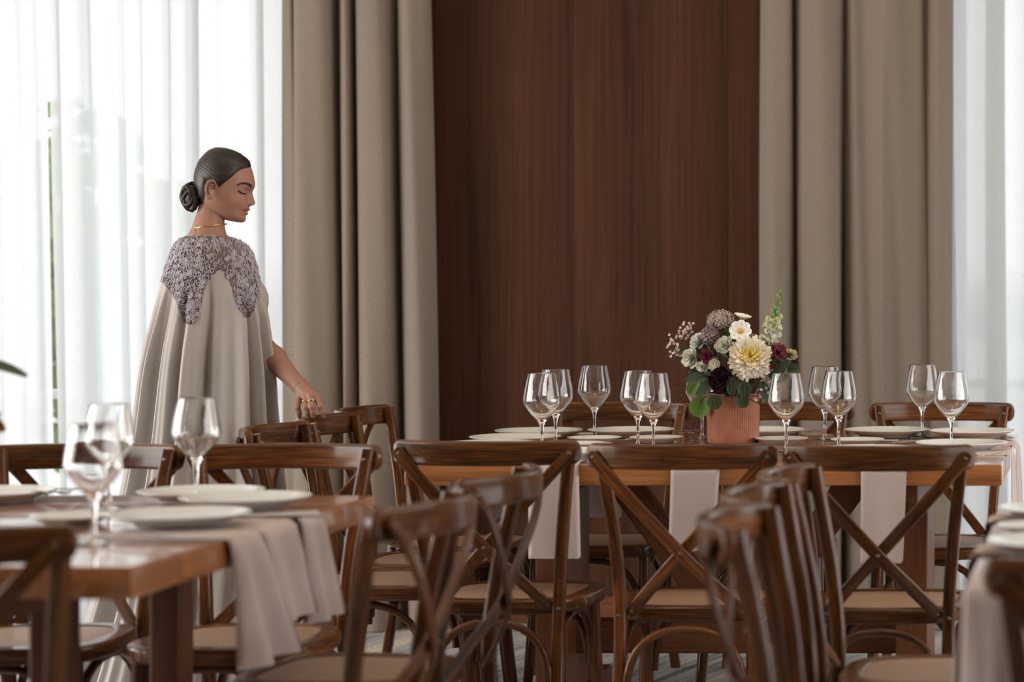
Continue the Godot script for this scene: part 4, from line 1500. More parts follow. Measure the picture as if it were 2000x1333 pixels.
	var r := RandomNumberGenerator.new()
	r.seed = 77
	for i in 14:
		var tip := Vector3(-0.15 + r.randfn() * 0.02, 0.15 + r.randfn() * 0.03, 0.03 + r.randfn() * 0.02)
		b.sweep(curve([mouth + Vector3(-0.03, 0.02, 0.03), Vector3(-0.10, 0.16, 0.035), tip], 4), ellipse(0.0005, 0.0005, 4), Vector3(0.3, 0.2, 0.9))
		b.blob(tip, Vector3.ONE * 0.0022, 6)
	part("stems", b, M.bark, o).set_meta("kind", "stuff")


# the second arrangement, which only reaches into the frame from the left
func make_left_arrangement() -> void:
	var at := P(-0.715, 4.75, TABLE)
	var o := thing("vase", at)
	tag(o, "amber vase holding the leafy branch and dried flower on the left table", "vase")
	part("body", lathe_mesh([[0, 0], [0.05, 0], [0.062, 0.02], [0.066, 0.06], [0.05, 0.10], [0.034, 0.13], [0.04, 0.16], [0.036, 0.16], [0.03, 0.13], [0.045, 0.10], [0.06, 0.06], [0.055, 0.02], [0, 0.01]], 32), M.amber, o)
	o = thing("leafy_branch", at)
	tag(o, "dark green leafy branch reaching into the frame at the left edge", "branch")
	var b := MB.new()
	b.sweep(curve([Vector3(0, 0.14, 0), Vector3(0.02, 0.26, 0.0), Vector3(0.10, 0.325, 0.0), Vector3(0.20, 0.325, 0.0)], 6), ellipse(0.002, 0.002, 6), Vector3(0.2, 0.3, 0.9))
	part("twig", b, M.bark, o)
	for l in [[Vector3(0.185, 0.326, 0), Vector3(1, -0.12, 0.1), 0.13], [Vector3(0.16, 0.325, 0), Vector3(1, -0.02, 0.4), 0.10], [Vector3(0.09, 0.32, 0), Vector3(1, 0.1, 0.2), 0.10], [Vector3(0.05, 0.28, 0), Vector3(0.6, 0.8, 0.2), 0.09], [Vector3(0.04, 0.26, 0), Vector3(-0.7, 0.6, 0.2), 0.10]]:
		b = MB.new()
		leaf_at(b, l[0], l[1], Vector3(0, 1, 0.35), l[2], 0.040, -0.15, 0.6)
		part("leaf", b, M.leaf, o)
	o = thing("dried_flower", at)
	tag(o, "rust brown dried flower hanging at the left edge beside the sheer", "flower")
	b = MB.new()
	layered(b, Vector3(0.238, 0.215, 0.02), Vector3(0.5, -0.5, 0.8), [[9, 0.042, 0.024, 0.4, 0.3, Color(0.20, 0.09, 0.03), Color(0.42, 0.22, 0.08), 0.0], [8, 0.036, 0.02, 0.8, 0.2, Color(0.20, 0.09, 0.03), Color(0.36, 0.18, 0.06), 0.002]], 9)
	part("petals", b, M.petal, o).set_meta("kind", "stuff")
	stalk(o, Vector3(0.235, 0.22, 0.02), Vector3(0, 0.15, 0), 0.0018)


# ---------------------------------------------------------------- the woman

const BROW := [[-0.070, 0.085], [-0.066, 0.098], [-0.062, 0.108], [-0.0585, 0.1122]]
const FACE := [  # height, front of the face without nose and lips, front with them, back of the skull, half width
	[-0.0705, 0.085, 0.085, 0.060, 0.010], [-0.0690, 0.103, 0.103, 0.044, 0.022], [-0.0650, 0.1125, 0.1125, 0.020, 0.034], [-0.0585, 0.1168, 0.1168, 0.002, 0.042],
	[-0.0525, 0.1160, 0.1160, -0.010, 0.047], [-0.0456, 0.1145, 0.1147, -0.020, 0.0515], [-0.0380, 0.1140, 0.1202, -0.026, 0.0555], [-0.0325, 0.1140, 0.1162, -0.029, 0.058],
	[-0.0264, 0.1150, 0.1228, -0.032, 0.0605], [-0.0177, 0.1155, 0.1192, -0.037, 0.0635], [-0.0130, 0.1150, 0.1240, -0.039, 0.065], [-0.0085, 0.1140, 0.1312, -0.041, 0.0665],
	[-0.0033, 0.1130, 0.1338, -0.043, 0.068], [0.0040, 0.1130, 0.1302, -0.046, 0.0695], [0.0127, 0.1140, 0.1255, -0.049, 0.071], [0.0200, 0.1155, 0.1218, -0.051, 0.072],
	[0.0280, 0.1175, 0.1190, -0.053, 0.073], [0.0360, 0.1205, 0.1212, -0.054, 0.074], [0.0460, 0.1225, 0.1225, -0.0545, 0.0745], [0.0600, 0.1190, 0.1190, -0.0535, 0.0745],
	[0.0800, 0.1105, 0.1105, -0.0495, 0.072], [0.1000, 0.0985, 0.0985, -0.040, 0.065], [0.1150, 0.0810, 0.0810, -0.029, 0.054], [0.1250, 0.0590, 0.0590, -0.015, 0.039], [0.1300, 0.0380, 0.0380, 0.003, 0.020], [0.1312, 0.0220, 0.0220, 0.018, 0.004]]
const CAPE := [[1.400, -0.068, 0.038, 0.056], [1.395, -0.078, 0.052, 0.070], [1.388, -0.090, 0.069, 0.082], [1.372, -0.102, 0.092, 0.100], [1.348, -0.113, 0.109, 0.115], [1.310, -0.126, 0.120, 0.125], [1.250, -0.143, 0.131, 0.130], [1.175, -0.161, 0.148, 0.140], [1.070, -0.184, 0.158, 0.150], [0.979, -0.198, 0.164, 0.155], [0.889, -0.209, 0.169, 0.165], [0.784, -0.223, 0.178, 0.175], [0.663, -0.243, 0.188, 0.190], [0.513, -0.275, 0.199, 0.210], [0.363, -0.315, 0.208, 0.240], [0.212, -0.360, 0.216, 0.270], [0.012, -0.417, 0.222, 0.310]]
const LACE := [[-0.14, 1.27], [-0.115, 1.235], [-0.095, 1.20], [-0.078, 1.15], [-0.05, 1.142], [-0.03, 1.20], [-0.015, 1.262], [0.02, 1.295], [0.045, 1.265], [0.065, 1.20], [0.085, 1.165], [0.11, 1.17], [0.125, 1.24], [0.14, 1.29]]
var head_tilt := Basis(Vector3.BACK, deg_to_rad(-12.0))
var face_rows := []
var cape_rows := []


func rows_of(table: Array, from: float, to: float, n: int) -> Array:
	var asc := table.duplicate()
	if asc[0][0] > asc[-1][0]:
		asc.reverse()
	var out := []
	for i in n + 1:
		var y := lerpf(from, to, float(i) / n)
		var r := [y]
		for c in range(1, asc[0].size()):
			r.append(table_at(asc, y, c))
		out.append(r)
	return out


func head_at(p: Vector3) -> Vector3:
	var q := head_tilt * p
	return Vector3(-0.004 + q.x * 0.939, 1.527 + q.y, q.z)


# a point of the face: row of the table, angle from the nose (0) round to the nape (PI), and back on the far side
func face_point(r: Array, a: float) -> Vector3:
	var y: float = r[0]
	var cx: float = (r[1] + r[3]) / 2
	var hx: float = (r[1] - r[3]) / 2
	var jaw := 1.0 - smoothstep(-0.055, 0.0, y)
	var z: float = r[4] * sin(a) * pow(absf(sin(a)), 0.22 * jaw if cos(a) > 0 else 0.0)
	var x := cx + hx * cos(a)
	if cos(a) > 0.0:
		var wide := 0.0095 + 0.006 * exp(-pow((y + 0.008) / 0.007, 2.0)) + 0.010 * (1.0 - smoothstep(-0.024, -0.016, y))
		x += (r[2] - r[1]) * exp(-pow(z / wide, 2.0))
		x += 0.006 * exp(-pow((absf(z) - 0.0125) / 0.005, 2.0) - pow((y + 0.009) / 0.006, 2.0))
		for s in [-1.0, 1.0]:
			var e: float = pow((z - s * 0.034) / 0.016, 2.0) + pow((y - 0.0215) / 0.0115, 2.0)
			x -= 0.0085 * exp(-e)
			var l: float = pow((z - s * 0.036) / 0.0105, 2.0) + pow((y - 0.0195) / 0.0065, 2.0)
			x += 0.0060 * exp(-l)
			x += 0.0020 * exp(-pow((z - s * 0.032) / 0.018, 2.0) - pow((y - 0.043) / 0.006, 2.0))
			x += 0.0030 * exp(-pow((z - s * 0.048) / 0.016, 2.0) - pow((y + 0.004) / 0.016, 2.0))
		x -= 0.004 * exp(-pow((absf(z) - 0.052) / 0.012, 2.0) - pow((y + 0.034) / 0.016, 2.0))
	return Vector3(x, y, z)


# the point on the near side of the face with this forward reach and height
func face_spot(x: float, y: float, lift := 0.0) -> Vector3:
	var asc := face_rows
	var r := [y]
	for c in range(1, 5):
		r.append(table_at(asc, y, c))
	var best := Vector3.ZERO
	var err := 1.0
	for i in 121:
		var a := 0.05 + 1.75 * i / 120
		var p := face_point(r, a)
		if absf(p.x - x) < err and p.z > 0.008:
			err = absf(p.x - x)
			best = p
	var n := (Vector3(best.x - 0.03, 0, best.z * 1.3)).normalized()
	return head_at(best + n * lift)


func hair_side(p: Vector3) -> float:
	var line := [[-0.0155, 0.026], [-0.006, 0.029], [0.0139, 0.0230], [0.0185, 0.0170], [0.0235, 0.0200], [0.0303, 0.031], [0.0475, 0.0516], [0.0666, 0.0772], [0.0883, 0.091], [0.1061, 0.101], [0.14, 0.104]]
	var front := p.y - table_at(line, p.x)
	return maxf(front * 0.75, minf(-0.0150 - p.x, p.y + 0.058))


func cape_point(r: Array, a: float, out := 0.0) -> Vector3:
	var y: float = r[0]
	var amp := 0.024 * smoothstep(1.29, 0.95, y) + 0.014 * smoothstep(0.9, 0.1, y) + 0.008 * smoothstep(1.30, 1.20, y)
	var f := 0.55 * sin(15.0 * a + 1.4 * sin(2.0 * a + 0.4) + 0.5 * y) + 0.30 * sin(26.0 * a + 2.0 + 1.1 * sin(3.0 * a)) + 0.35 * sin(7.0 * a + 0.9 - 0.6 * y)
	f += 0.16 * sin(41.0 * a + 3.0 * sin(5.0 * a)) * smoothstep(1.3, 1.2, y)
	f = signf(f) * pow(absf(f), 0.8)
	var cx: float = (r[1] + r[2]) / 2
	var hx: float = (r[2] - r[1]) / 2
	var edge := 1.0 - 0.55 * pow(absf(cos(a)), 6.0)
	var k: float = amp * f * edge + out
	var box := 1.0 - 0.45 * smoothstep(0.0, 0.35, cos(a)) * smoothstep(-0.1, 0.25, sin(a)) * smoothstep(1.30, 1.15, y)
	return Vector3(cx + (hx + k) * signf(cos(a)) * pow(absf(cos(a)), box), y, (r[3] + k) * signf(sin(a)) * pow(absf(sin(a)), box))


func make_woman() -> void:
	var o := thing("person", P(-0.904, 7.1), deg_to_rad(20.17))
	tag(o, "woman in a long pale cape dress, seen from behind, looking down, hand on a chair", "person")
	var skin := Color(0.325, 0.168, 0.120)
	var b := MB.new()
	b.tinted = true
	b.tint = skin
	# body
	var n := Nets.new(Vector3(-0.26, -0.01, -0.26), Vector3(0.30, 1.56, 0.30), 0.0125)
	n.bone(Vector3(0.000, 1.50, 0.0), Vector3(-0.010, 1.395, 0.0), 0.0375, 0.040, 0.015)
	n.bone(Vector3(-0.010, 1.375, 0.0), Vector3(-0.005, 1.29, 0.0), 0.045, 0.075, 0.03)
	for q in [Vector3(-0.052, 1.388, 0.004), Vector3(-0.028, 1.384, 0.045), Vector3(0.018, 1.388, 0.035), Vector3(-0.02, 1.385, -0.045)]:
		n.bone(Vector3(-0.012, 1.438, 0.0), q, 0.026, 0.022, 0.022)
	n.bone(Vector3(-0.012, 1.375, 0.0), Vector3(0.055, 1.325, 0.030), 0.030, 0.036, 0.03)
	n.bone(Vector3(-0.012, 1.375, 0.0), Vector3(-0.062, 1.325, -0.050), 0.030, 0.036, 0.03)
	n.bone(Vector3(0.0, 1.27, 0.0), Vector3(0.0, 1.06, 0.0), 0.082, 0.080, 0.05)
	n.bone(Vector3(0.0, 1.06, 0.0), Vector3(0.0, 0.88, 0.0), 0.085, 0.112, 0.05)
	n.bone(Vector3(0.055, 1.325, 0.030), Vector3(0.108, 1.095, -0.045), 0.035, 0.031, 0.03)
	n.bone(Vector3(-0.062, 1.325, -0.050), Vector3(-0.11, 1.08, -0.05), 0.035, 0.032, 0.03)
	n.bone(Vector3(-0.11, 1.08, -0.05), Vector3(-0.06, 0.90, -0.14), 0.032, 0.022, 0.02)
	for s in [-1.0, 1.0]:
		var hip := Vector3(0.045 * s, 0.86, 0.045 * s)
		var knee := Vector3(0.05 * s + 0.01, 0.48, 0.05 * s)
		var ankle := Vector3(0.05 * s, 0.085, 0.05 * s)
		n.bone(hip, knee, 0.082, 0.052, 0.04)
		n.bone(knee, ankle, 0.050, 0.030, 0.03)
		n.bone(ankle + Vector3(-0.03, -0.05, 0.02), ankle + Vector3(0.10, -0.06, -0.07), 0.032, 0.026, 0.02)
	n.into(b)
	# forearm and hand, each on a finer grid
	var wrist := Vector3(0.235, 0.964, 0.198)
	var elbow := Vector3(0.112, 1.098, -0.050)
	n = Nets.new(Vector3(0.03, 0.91, -0.12), Vector3(0.30, 1.20, 0.27), 0.006)
	n.bone(Vector3(0.090, 1.16, -0.025), elbow, 0.034, 0.036, 0.02)
	n.bone(elbow, elbow.lerp(wrist, 0.45), 0.037, 0.0345, 0.02)
	n.bone(elbow.lerp(wrist, 0.45), wrist, 0.0345, 0.0215, 0.02)
	n.bone(wrist, wrist + Vector3(0.012, -0.018, 0.015), 0.0215, 0.018, 0.012)
	n.into(b)
	var mcp := [Vector3(0.234, 0.930, 0.219), Vector3(0.250, 0.935, 0.236), Vector3(0.265, 0.936, 0.247), Vector3(0.282, 0.933, 0.248)]
	var pip := [Vector3(0.229, 0.901, 0.239), Vector3(0.251, 0.903, 0.263), Vector3(0.267, 0.905, 0.272), Vector3(0.291, 0.905, 0.272)]
	var tip := [Vector3(0.235, 0.876, 0.230), Vector3(0.257, 0.876, 0.254), Vector3(0.272, 0.877, 0.263), Vector3(0.300, 0.875, 0.265)]
	n = Nets.new(Vector3(0.16, 0.84, 0.13), Vector3(0.34, 1.01, 0.32), 0.0026)
	n.bone(wrist + Vector3(-0.008, 0.012, -0.012), wrist + Vector3(0.008, -0.008, 0.006), 0.0215, 0.0195, 0.01)
	for k in 4:
		n.bone(wrist.lerp(mcp[k], 0.12), mcp[k], 0.0145, [0.0098, 0.0108, 0.0112, 0.0106][k], 0.011)
	for k in 4:
		var m: Vector3 = mcp[k]
		var p: Vector3 = pip[k]
		var t: Vector3 = tip[k]
		var dip := p.lerp(t, 0.55) + Vector3(0.001, 0, 0.003)
		n.bone(m, p, [0.0088, 0.0096, 0.0098, 0.0096][k], 0.0083, 0.004)
		n.bone(p, dip, 0.0082, 0.0074, 0.004)
		n.bone(dip, t, 0.0074, 0.0066, 0.004)
	n.bone(Vector3(0.242, 0.958, 0.196), Vector3(0.266, 0.945, 0.204), 0.0155, 0.0125, 0.010)
	n.bone(Vector3(0.266, 0.945, 0.204), Vector3(0.292, 0.914, 0.186), 0.0108, 0.0094, 0.005)
	n.bone(Vector3(0.292, 0.914, 0.186), Vector3(0.304, 0.886, 0.198), 0.0094, 0.0076, 0.004)
	n.into(b)
	# head
	face_rows = rows_of(FACE, -0.0705, 0.1312, 100)
	var segs := 132
	var first := b.v.size()
	for r in face_rows:
		for j in segs + 1:
			var a := TAU * j / segs
			var p := face_point(r, a if a <= PI else a)
			var c := skin
			if p.x > 0.06:
				var w := 0.034 - 0.55 * absf(p.y + 0.032)
				var lip := smoothstep(w, w - 0.004, absf(p.z)) * smoothstep(-0.0445, -0.0415, p.y) * (1.0 - smoothstep(-0.0235, -0.0205, p.y))
				c = c.lerp(Color(0.34, 0.10, 0.085), 0.85 * lip)
				c = c.lerp(Color(0.16, 0.045, 0.04), 0.8 * lip * exp(-pow((p.y + 0.0325) / 0.0012, 2.0)))
				c = c.lerp(Color(0.50, 0.20, 0.15), 0.55 * exp(-pow((absf(p.z) - 0.055) / 0.016, 2.0) - pow((p.y + 0.004) / 0.016, 2.0)))
				c = c.lerp(Color(0.10, 0.04, 0.03), 0.8 * exp(-pow((absf(p.z) - 0.0085) / 0.0035, 2.0) - pow((p.y + 0.0150) / 0.0022, 2.0)))
				c = c.lerp(Color(0.22, 0.10, 0.07), 0.65 * exp(-pow((absf(p.z) - 0.036) / 0.013, 2.0) - pow((p.y - 0.0265) / 0.006, 2.0)))
			b.tint = c
			b.add(head_at(p), Vector2(p.y, a * 0.07))
		b.weld.append_array(PackedInt32Array([b.v.size() - segs - 1, b.v.size() - 1]))
	for i in face_rows.size() - 1:
		for j in segs:
			var a := first + i * (segs + 1) + j
			b.quad(a, a + 1, a + segs + 2, a + segs + 1)
	b.tint = skin
	# ears
	for s in [1.0, -1.0]:
		var ring := []
		for q in [[0.0095, 0.010, 0.0685], [0.0100, 0.020, 0.0720], [0.0045, 0.0285, 0.0765], [-0.0055, 0.0305, 0.0815], [-0.0140, 0.0250, 0.0850], [-0.0172, 0.0120, 0.0855], [-0.0150, -0.0030, 0.0835], [-0.0095, -0.0150, 0.0800], [-0.0030, -0.0240, 0.0765], [0.0040, -0.0260, 0.0735], [0.0075, -0.0195, 0.0705]]:
			ring.append(head_at(Vector3(q[0], q[1], q[2] * s)))
		var c := curve(ring, 4)
		var sc := PackedVector2Array()
		for i in c.size():
			var u := float(i) / c.size()
			sc.append(Vector2.ONE * (0.8 + 0.35 * sin(PI * clampf(u * 1.3, 0.0, 1.0)) + 0.55 * smoothstep(0.75, 0.9, u)))
		b.sweep(c, ellipse(0.0030, 0.0026, 8), Vector3(0.3, 0.1, 0.9), sc)
		var mid := head_at(Vector3(-0.003, 0.002, 0.071 * s))
		var rim_i := b.v.size()
		b.tint = skin * 0.92
		b.add(mid)
		for p in c:
			b.add(mid.lerp(p, 0.55) - Vector3(0, 0, 0.004 * s))
		for p in c:
			b.add(p)
		for i in c.size() - 1:
			b.tri(rim_i, rim_i + 1 + i, rim_i + 2 + i)
			b.quad(rim_i + 1 + i, rim_i + 1 + c.size() + i, rim_i + 2 + c.size() + i, rim_i + 2 + i)
		b.tint = skin
		b.sweep(curve([head_at(Vector3(0.003, 0.021, 0.0745 * s)), head_at(Vector3(-0.0065, 0.017, 0.079 * s)), head_at(Vector3(-0.0085, 0.003, 0.0785 * s)), head_at(Vector3(-0.002, -0.009, 0.0750 * s))], 4), ellipse(0.0018, 0.0018, 6), Vector3(0.3, 0.1, 0.9))
	part("body", b, M.skin, o)
	# brow, lashes
	b = MB.new()
	var bp := []
	for q in [[0.0690, 0.0340], [0.0800, 0.0415], [0.0920, 0.0455], [0.1030, 0.0450], [0.1130, 0.0420]]:
		bp.append(face_spot(q[0], q[1], 0.0005))
	var bc := curve(bp, 4)
	var bs := PackedVector2Array()
	for i in bc.size():
		bs.append(Vector2.ONE * lerpf(0.55, 1.55, float(i) / bc.size()))
	b.sweep(bc, ellipse(0.0030, 0.0007, 6), Vector3(0.5, 0.0, 0.85), bs)
	part("eyebrow", b, M.brow, o)
	b = MB.new()
	bp = []
	for q in [[0.0765, 0.0205], [0.0835, 0.0165], [0.0915, 0.0148], [0.1000, 0.0170]]:
		bp.append(face_spot(q[0], q[1], 0.0008))
	b.sweep(curve(bp, 4), ellipse(0.0019, 0.0013, 6), Vector3(0.5, 0.0, 0.85))
	for i in 9:
		var u := float(i) / 8
		var p0 := (bp[0] as Vector3).lerp(bp[1], u * 2.0) if u < 0.5 else (bp[1] as Vector3).lerp(bp[2], u * 2.0 - 1.0)
		b.sweep(PackedVector3Array([p0, p0 + Vector3(0.004, -0.0025, 0.003), p0 + Vector3(0.007, -0.0025, 0.004)]), ellipse(0.0004, 0.0004, 4), Vector3(0.1, 1, 0.1))
	part("eyelashes", b, M.brow, o)
	# hair: a sleek cap and a low bun
	b = MB.new()
	for r in face_rows:
		for j in segs + 1:
			var p := face_point(r, TAU * j / segs)
			var s := hair_side(p)
			var lift := clampf(s * 0.55, -0.004, 0.0062)
			if s > 0.0:
				lift += 0.00022 * (sin(p.y * 720.0 + p.x * 330.0) + 0.7 * sin(p.y * 1130.0 + p.x * 610.0 + 1.0)) * smoothstep(0.0, 0.02, s)
			var nrm := Vector3(p.x - 0.034, maxf(p.y - 0.045, 0.0) * 1.2, p.z * 1.2).normalized()
			b.add(head_at(p + nrm * lift), Vector2(p.y * 5.0 - p.x * 1.5, p.x * 1.4 + p.y * 0.6))
		b.weld.append_array(PackedInt32Array([b.v.size() - segs - 1, b.v.size() - 1]))
	for i in face_rows.size() - 1:
		for j in segs:
			var a := i * (segs + 1) + j
			b.quad(a, a + 1, a + segs + 2, a + segs + 1)
	part("hair", b, M.hair, o)
	b = MB.new()
	var bun := Vector3(-0.0565, 1.5135, 0.0)
	b.blob(bun, Vector3(0.026, 0.037, 0.034), 16)
	var r := RandomNumberGenerator.new()
	r.seed = 31
	for i in 16:
		var ax := Vector3(r.randfn() * 0.7 - 0.5, r.randfn() * 0.6, r.randfn() * 0.7 + 0.4).normalized()
		var q := facing(ax)
		var pts := PackedVector3Array()
		var a0 := r.randf() * TAU
		var span := r.randf_range(1.6, 3.2)
		var rr := r.randf_range(0.55, 0.95)
		for k in 15:
			var a := a0 + span * k / 14
			var d := (q * Vector3(cos(a) * rr, sqrt(1.0 - rr * rr) * 0.9, sin(a) * rr)).normalized()
			pts.append(bun + d * Vector3(0.0275, 0.0395, 0.0355) * (1.0 + 0.04 * sin(a * 3.0)))
		var sc := PackedVector2Array()
		for k in 15:
			sc.append(Vector2.ONE * (0.35 + 0.65 * sin(PI * k / 14.0)))
		b.sweep(pts, ellipse(0.0068, 0.0052, 8), Vector3(0.2, 0.5, 0.8), sc)
	part("hair_bun", b, M.hair, o)
	# jewellery
	b = MB.new()
	b.blob(head_at(Vector3(0.004, -0.0275, 0.076)), Vector3.ONE * 0.0024, 8)
	part("earring", b, M.gold, o)
	b = MB.new()
	var ring := PackedVector3Array()
	for i in 40:
		var a := TAU * i / 40
		ring.append(Vector3(-0.009 + 0.0480 * cos(a), 1.4270 + 0.007 * cos(a), 0.0490 * sin(a)))
	b.sweep(ring, ellipse(0.0020, 0.0020, 6), Vector3.UP, PackedVector2Array(), true)
	b.blob(Vector3(-0.047, 1.424, 0.030), Vector3.ONE * 0.004, 8)
	b.sweep(PackedVector3Array([Vector3(-0.047, 1.422, 0.032), Vector3(-0.051, 1.405, 0.044), Vector3(-0.055, 1.392, 0.056)]), ellipse(0.0010, 0.0010, 5), Vector3.RIGHT)
	part("necklace", b, M.gold, o)
	for k in [1, 2]:
		var m: Vector3 = mcp[k]
		var p: Vector3 = pip[k]
		var dir := (p - m).normalized()
		var sd := dir.cross(Vector3.RIGHT).normalized()
		var pts := PackedVector3Array()
		for i in 20:
			var a := TAU * i / 20
			pts.append(m.lerp(p, 0.55) + (sd * cos(a) + dir.cross(sd) * sin(a)) * 0.0098)
		b = MB.new()
		b.sweep(pts, ellipse(0.0015, 0.0022, 6), dir, PackedVector2Array(), true)
		part("ring", b, M.gold, o)
	# clothes
	var gown := [[1.36, -0.07, 0.060, 0.07], [1.32, -0.09, 0.085, 0.085], [1.285, -0.09, 0.118, 0.095], [1.25, -0.09, 0.146, 0.10], [1.215, -0.09, 0.157, 0.10], [1.17, -0.09, 0.150, 0.098], [1.12, -0.088, 0.128, 0.095], [1.04, -0.085, 0.100, 0.09], [0.92, -0.11, 0.120, 0.12], [0.60, -0.16, 0.150, 0.15], [0.30, -0.24, 0.185, 0.20], [0.012, -0.34, 0.20, 0.25]]
	var gr := rows_of(gown, 1.36, 0.012, 60)
	b = MB.new()
	b.surf(96, 60, func(s, t):
		var row: Array = gr[int(round(t * 60))]
		var a: float = TAU * s
		var k: float = 0.010 * sin(13.0 * a) * smoothstep(1.0, 0.3, row[0])
		return Vector3((row[1] + row[2]) / 2 + ((row[2] - row[1]) / 2 + k) * cos(a), row[0], (row[3] + k) * sin(a) - 0.02), 1.0, 1.0, true)
	part("gown", b, M.satin, o)
	cape_rows = rows_of(CAPE, 1.400, 0.012, 150)
	b = MB.new()
	b.surf(300, 150, func(s, t): return cape_point(cape_rows[int(round(t * 150))], TAU * s), 1.0, 1.4, true)
	var cape := part("cape", b, M.satin, o)
	b = MB.new()
	var wob := noise(88, 60.0, 2)
	b.surf(240, 80, func(s, t):
		var y: float = lerpf(1.399, 1.12, t)
		var row := [y]
		for c in range(1, 4):
			row.append(lerpf(cape_rows[int((1.400 - y) / 1.388 * 150)][c], cape_rows[int((1.400 - y) / 1.388 * 150) + 1][c], fposmod((1.400 - y) / 1.388 * 150, 1.0)))
		var p := cape_point(row, TAU * s)
		var e: float = (y - table_at(LACE, p.x)) * 0.25 + 0.003 * wob.get_noise_3d(p.x, p.y, p.z)
		return cape_point(row, TAU * s, clampf(e, -0.004, 0.0022)), 1.0, 0.3, true)
	part("lace_yoke", b, M.lace_base, cape)
	# the raised scrolls and petals of the lace
	b = MB.new()
	var pet := MB.new()
	pet.tinted = true
	r.seed = 12
	var made := 0
	var spot := func(a: float, y: float, out: float) -> Vector3:
		var f := clampf((1.400 - y) / 1.388 * 150, 0.0, 149.0)
		var row := [y]
		for c in range(1, 4):
			row.append(lerpf(cape_rows[int(f)][c], cape_rows[int(f) + 1][c], f - int(f)))
		return cape_point(row, a, out)
	for i in 6000:
		var a := r.randf_range(-0.5, PI + 0.5)
		var y := r.randf_range(1.14, 1.396)
		var p: Vector3 = spot.call(a, y, 0.003)
		if y < table_at(LACE, p.x) + 0.004 + 0.01 * r.randf() or y > 1.388:
			continue
		made += 1
		if made > 1500:
			break
		if p.z > 0.0 and p.x > -0.03 and p.x < 0.045 and y > 1.30 and y < 1.365 and r.randf() < 0.75:
			continue
		var ra := r.randf_range(0.003, 0.0115)
		var tw := r.randf_range(2.0, 6.5) * (1.0 if r.randf() < 0.5 else -1.0)
		var t0 := r.randf() * TAU
		var pts := PackedVector3Array()
		var hx := 0.13
		for k in 12:
			var u := float(k) / 11
			var q: Vector2 = Vector2.from_angle(t0 + tw * u) * ra * (1.0 - 0.75 * u)
			pts.append(spot.call(a + q.x / hx, clampf(y + q.y * 1.25, 1.13, 1.397), 0.0042))
		b.sweep(pts, ellipse(0.00115, 0.00115, 5), Vector3(0.21, 0.37, 0.9), PackedVector2Array(), false, false)
		if made % 6 == 0:
			var nrm := Vector3(cos(a), 0.35, sin(a)).normalized()
			var fb := facing(nrm)
			var g := r.randf_range(0.75, 1.1)
			var tone := Color(0.50, 0.46, 0.50) * g if r.randf() < 0.75 else Color(0.32, 0.25, 0.24) * g
			for k in 5:
				petal(pet, Transform3D(fb * Basis(Vector3.UP, TAU * k / 5 + t0) * Basis(Vector3.RIGHT, -0.12), p + nrm * 0.001), r.randf_range(0.005, 0.010), 0.0045, 0.12, tone * 0.8, tone, 0.5, 2, 3)
	part("lace_scrolls", b, M.lace, cape).set_meta("kind", "stuff")
	part("lace_petals", pet, M.petal, cape).set_meta("kind", "stuff")
	b = MB.new()
	var zip := PackedVector3Array()
	for i in 16:
		var y := lerpf(1.394, 1.235, i / 15.0)
		zip.append(spot.call(2.05 - 0.14 * i / 15.0, y, 0.0045))
	b.sweep(zip, ellipse(0.0016, 0.0012, 6), Vector3(0.5, 0.2, 0.85))
	part("zip", b, M.lace_base, cape)
	b = MB.new()
	var hemline := PackedVector3Array()
	for i in 60:
		hemline.append(spot.call(TAU * i / 60, 1.399, 0.001))
	b.sweep(hemline, ellipse(0.0022, 0.0022, 6), Vector3.UP, PackedVector2Array(), true)
	part("neckline_piping", b, M.satin, cape)


# ---------------------------------------------------------------- the scene

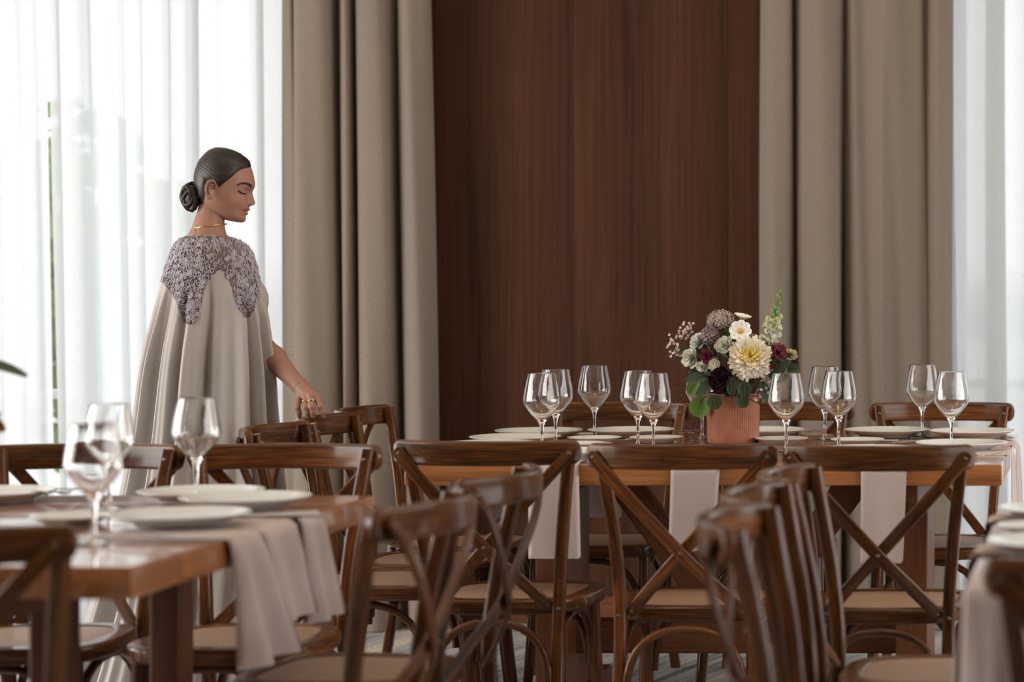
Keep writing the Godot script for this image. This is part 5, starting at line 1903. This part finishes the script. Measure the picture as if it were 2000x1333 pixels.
func _ready() -> void:
	# camera: an 85 mm view whose frame is shifted, as in a crop from a wider picture
	var near := 0.05
	var cam := Camera3D.new()
	cam.name = "camera"
	var lens := CameraAttributesPhysical.new()
	lens.frustum_focal_length = 85.0
	lens.frustum_focus_distance = 7.0
	lens.frustum_near = near
	lens.frustum_far = 200.0
	lens.exposure_aperture = 2.6
	cam.attributes = lens
	cam.projection = Camera3D.PROJECTION_FRUSTUM
	cam.near = near
	cam.far = 200.0
	cam.size = near * 1333.0 / 4722.0
	cam.frustum_offset = Vector2(-1150.0, -116.5) / 4722.0 * near
	cam.position = Vector3(1.7045, EYE, 0.0)
	add_child(cam)
	cam.current = true
	# sky and exposure
	var sky_mat := ProceduralSkyMaterial.new()
	sky_mat.sky_top_color = Color(0.93, 0.96, 1.0)
	sky_mat.sky_horizon_color = Color(1.0, 1.0, 0.995)
	sky_mat.sky_energy_multiplier = 1.46
	sky_mat.ground_bottom_color = Color(0.80, 0.82, 0.82)
	sky_mat.ground_horizon_color = Color(0.92, 0.93, 0.94)
	var sky := Sky.new()
	sky.sky_material = sky_mat
	var env := Environment.new()
	env.background_mode = Environment.BG_SKY
	env.sky = sky
	env.tonemap_mode = Environment.TONE_MAPPER_LINEAR
	env.tonemap_exposure = 1.25
	env.sdfgi_enabled = true
	env.ssao_enabled = true
	env.ssil_enabled = true
	var we := WorldEnvironment.new()
	we.name = "world_environment"
	we.environment = env
	add_child(we)
	# daylight through the side windows
	daylight("daylight_left", Vector3(-4.92, 1.45, -4.9), Vector3(4.8, 2.4, 0), -PI / 2, 20.0)
	daylight("daylight_right", Vector3(4.92, 1.45, -4.6), Vector3(5.2, 2.4, 0), PI / 2, 7.5)
	make_materials()
	make_room()
	make_curtains()
	set_tables()
	set_chairs()
	make_tableware()
	lay_tables()
	make_bouquet()
	make_left_arrangement()
	make_woman()
	pendant(0.25, 6.4, "warm globe pendant lamp above the flower table, left one")
	pendant(1.15, 6.4, "warm globe pendant lamp above the flower table, right one")


func daylight(called: String, at: Vector3, size: Vector3, turn: float, energy: float) -> void:
	var l := AreaLight3D.new()
	l.name = called
	l.position = at
	l.rotation.y = turn
	l.area_size = Vector2(size.x, size.y)
	l.area_normalize_energy = true
	l.light_color = Color(1.0, 0.975, 0.945)
	l.light_energy = energy
	l.area_range = 30.0
	l.shadow_enabled = true
	add_child(l)
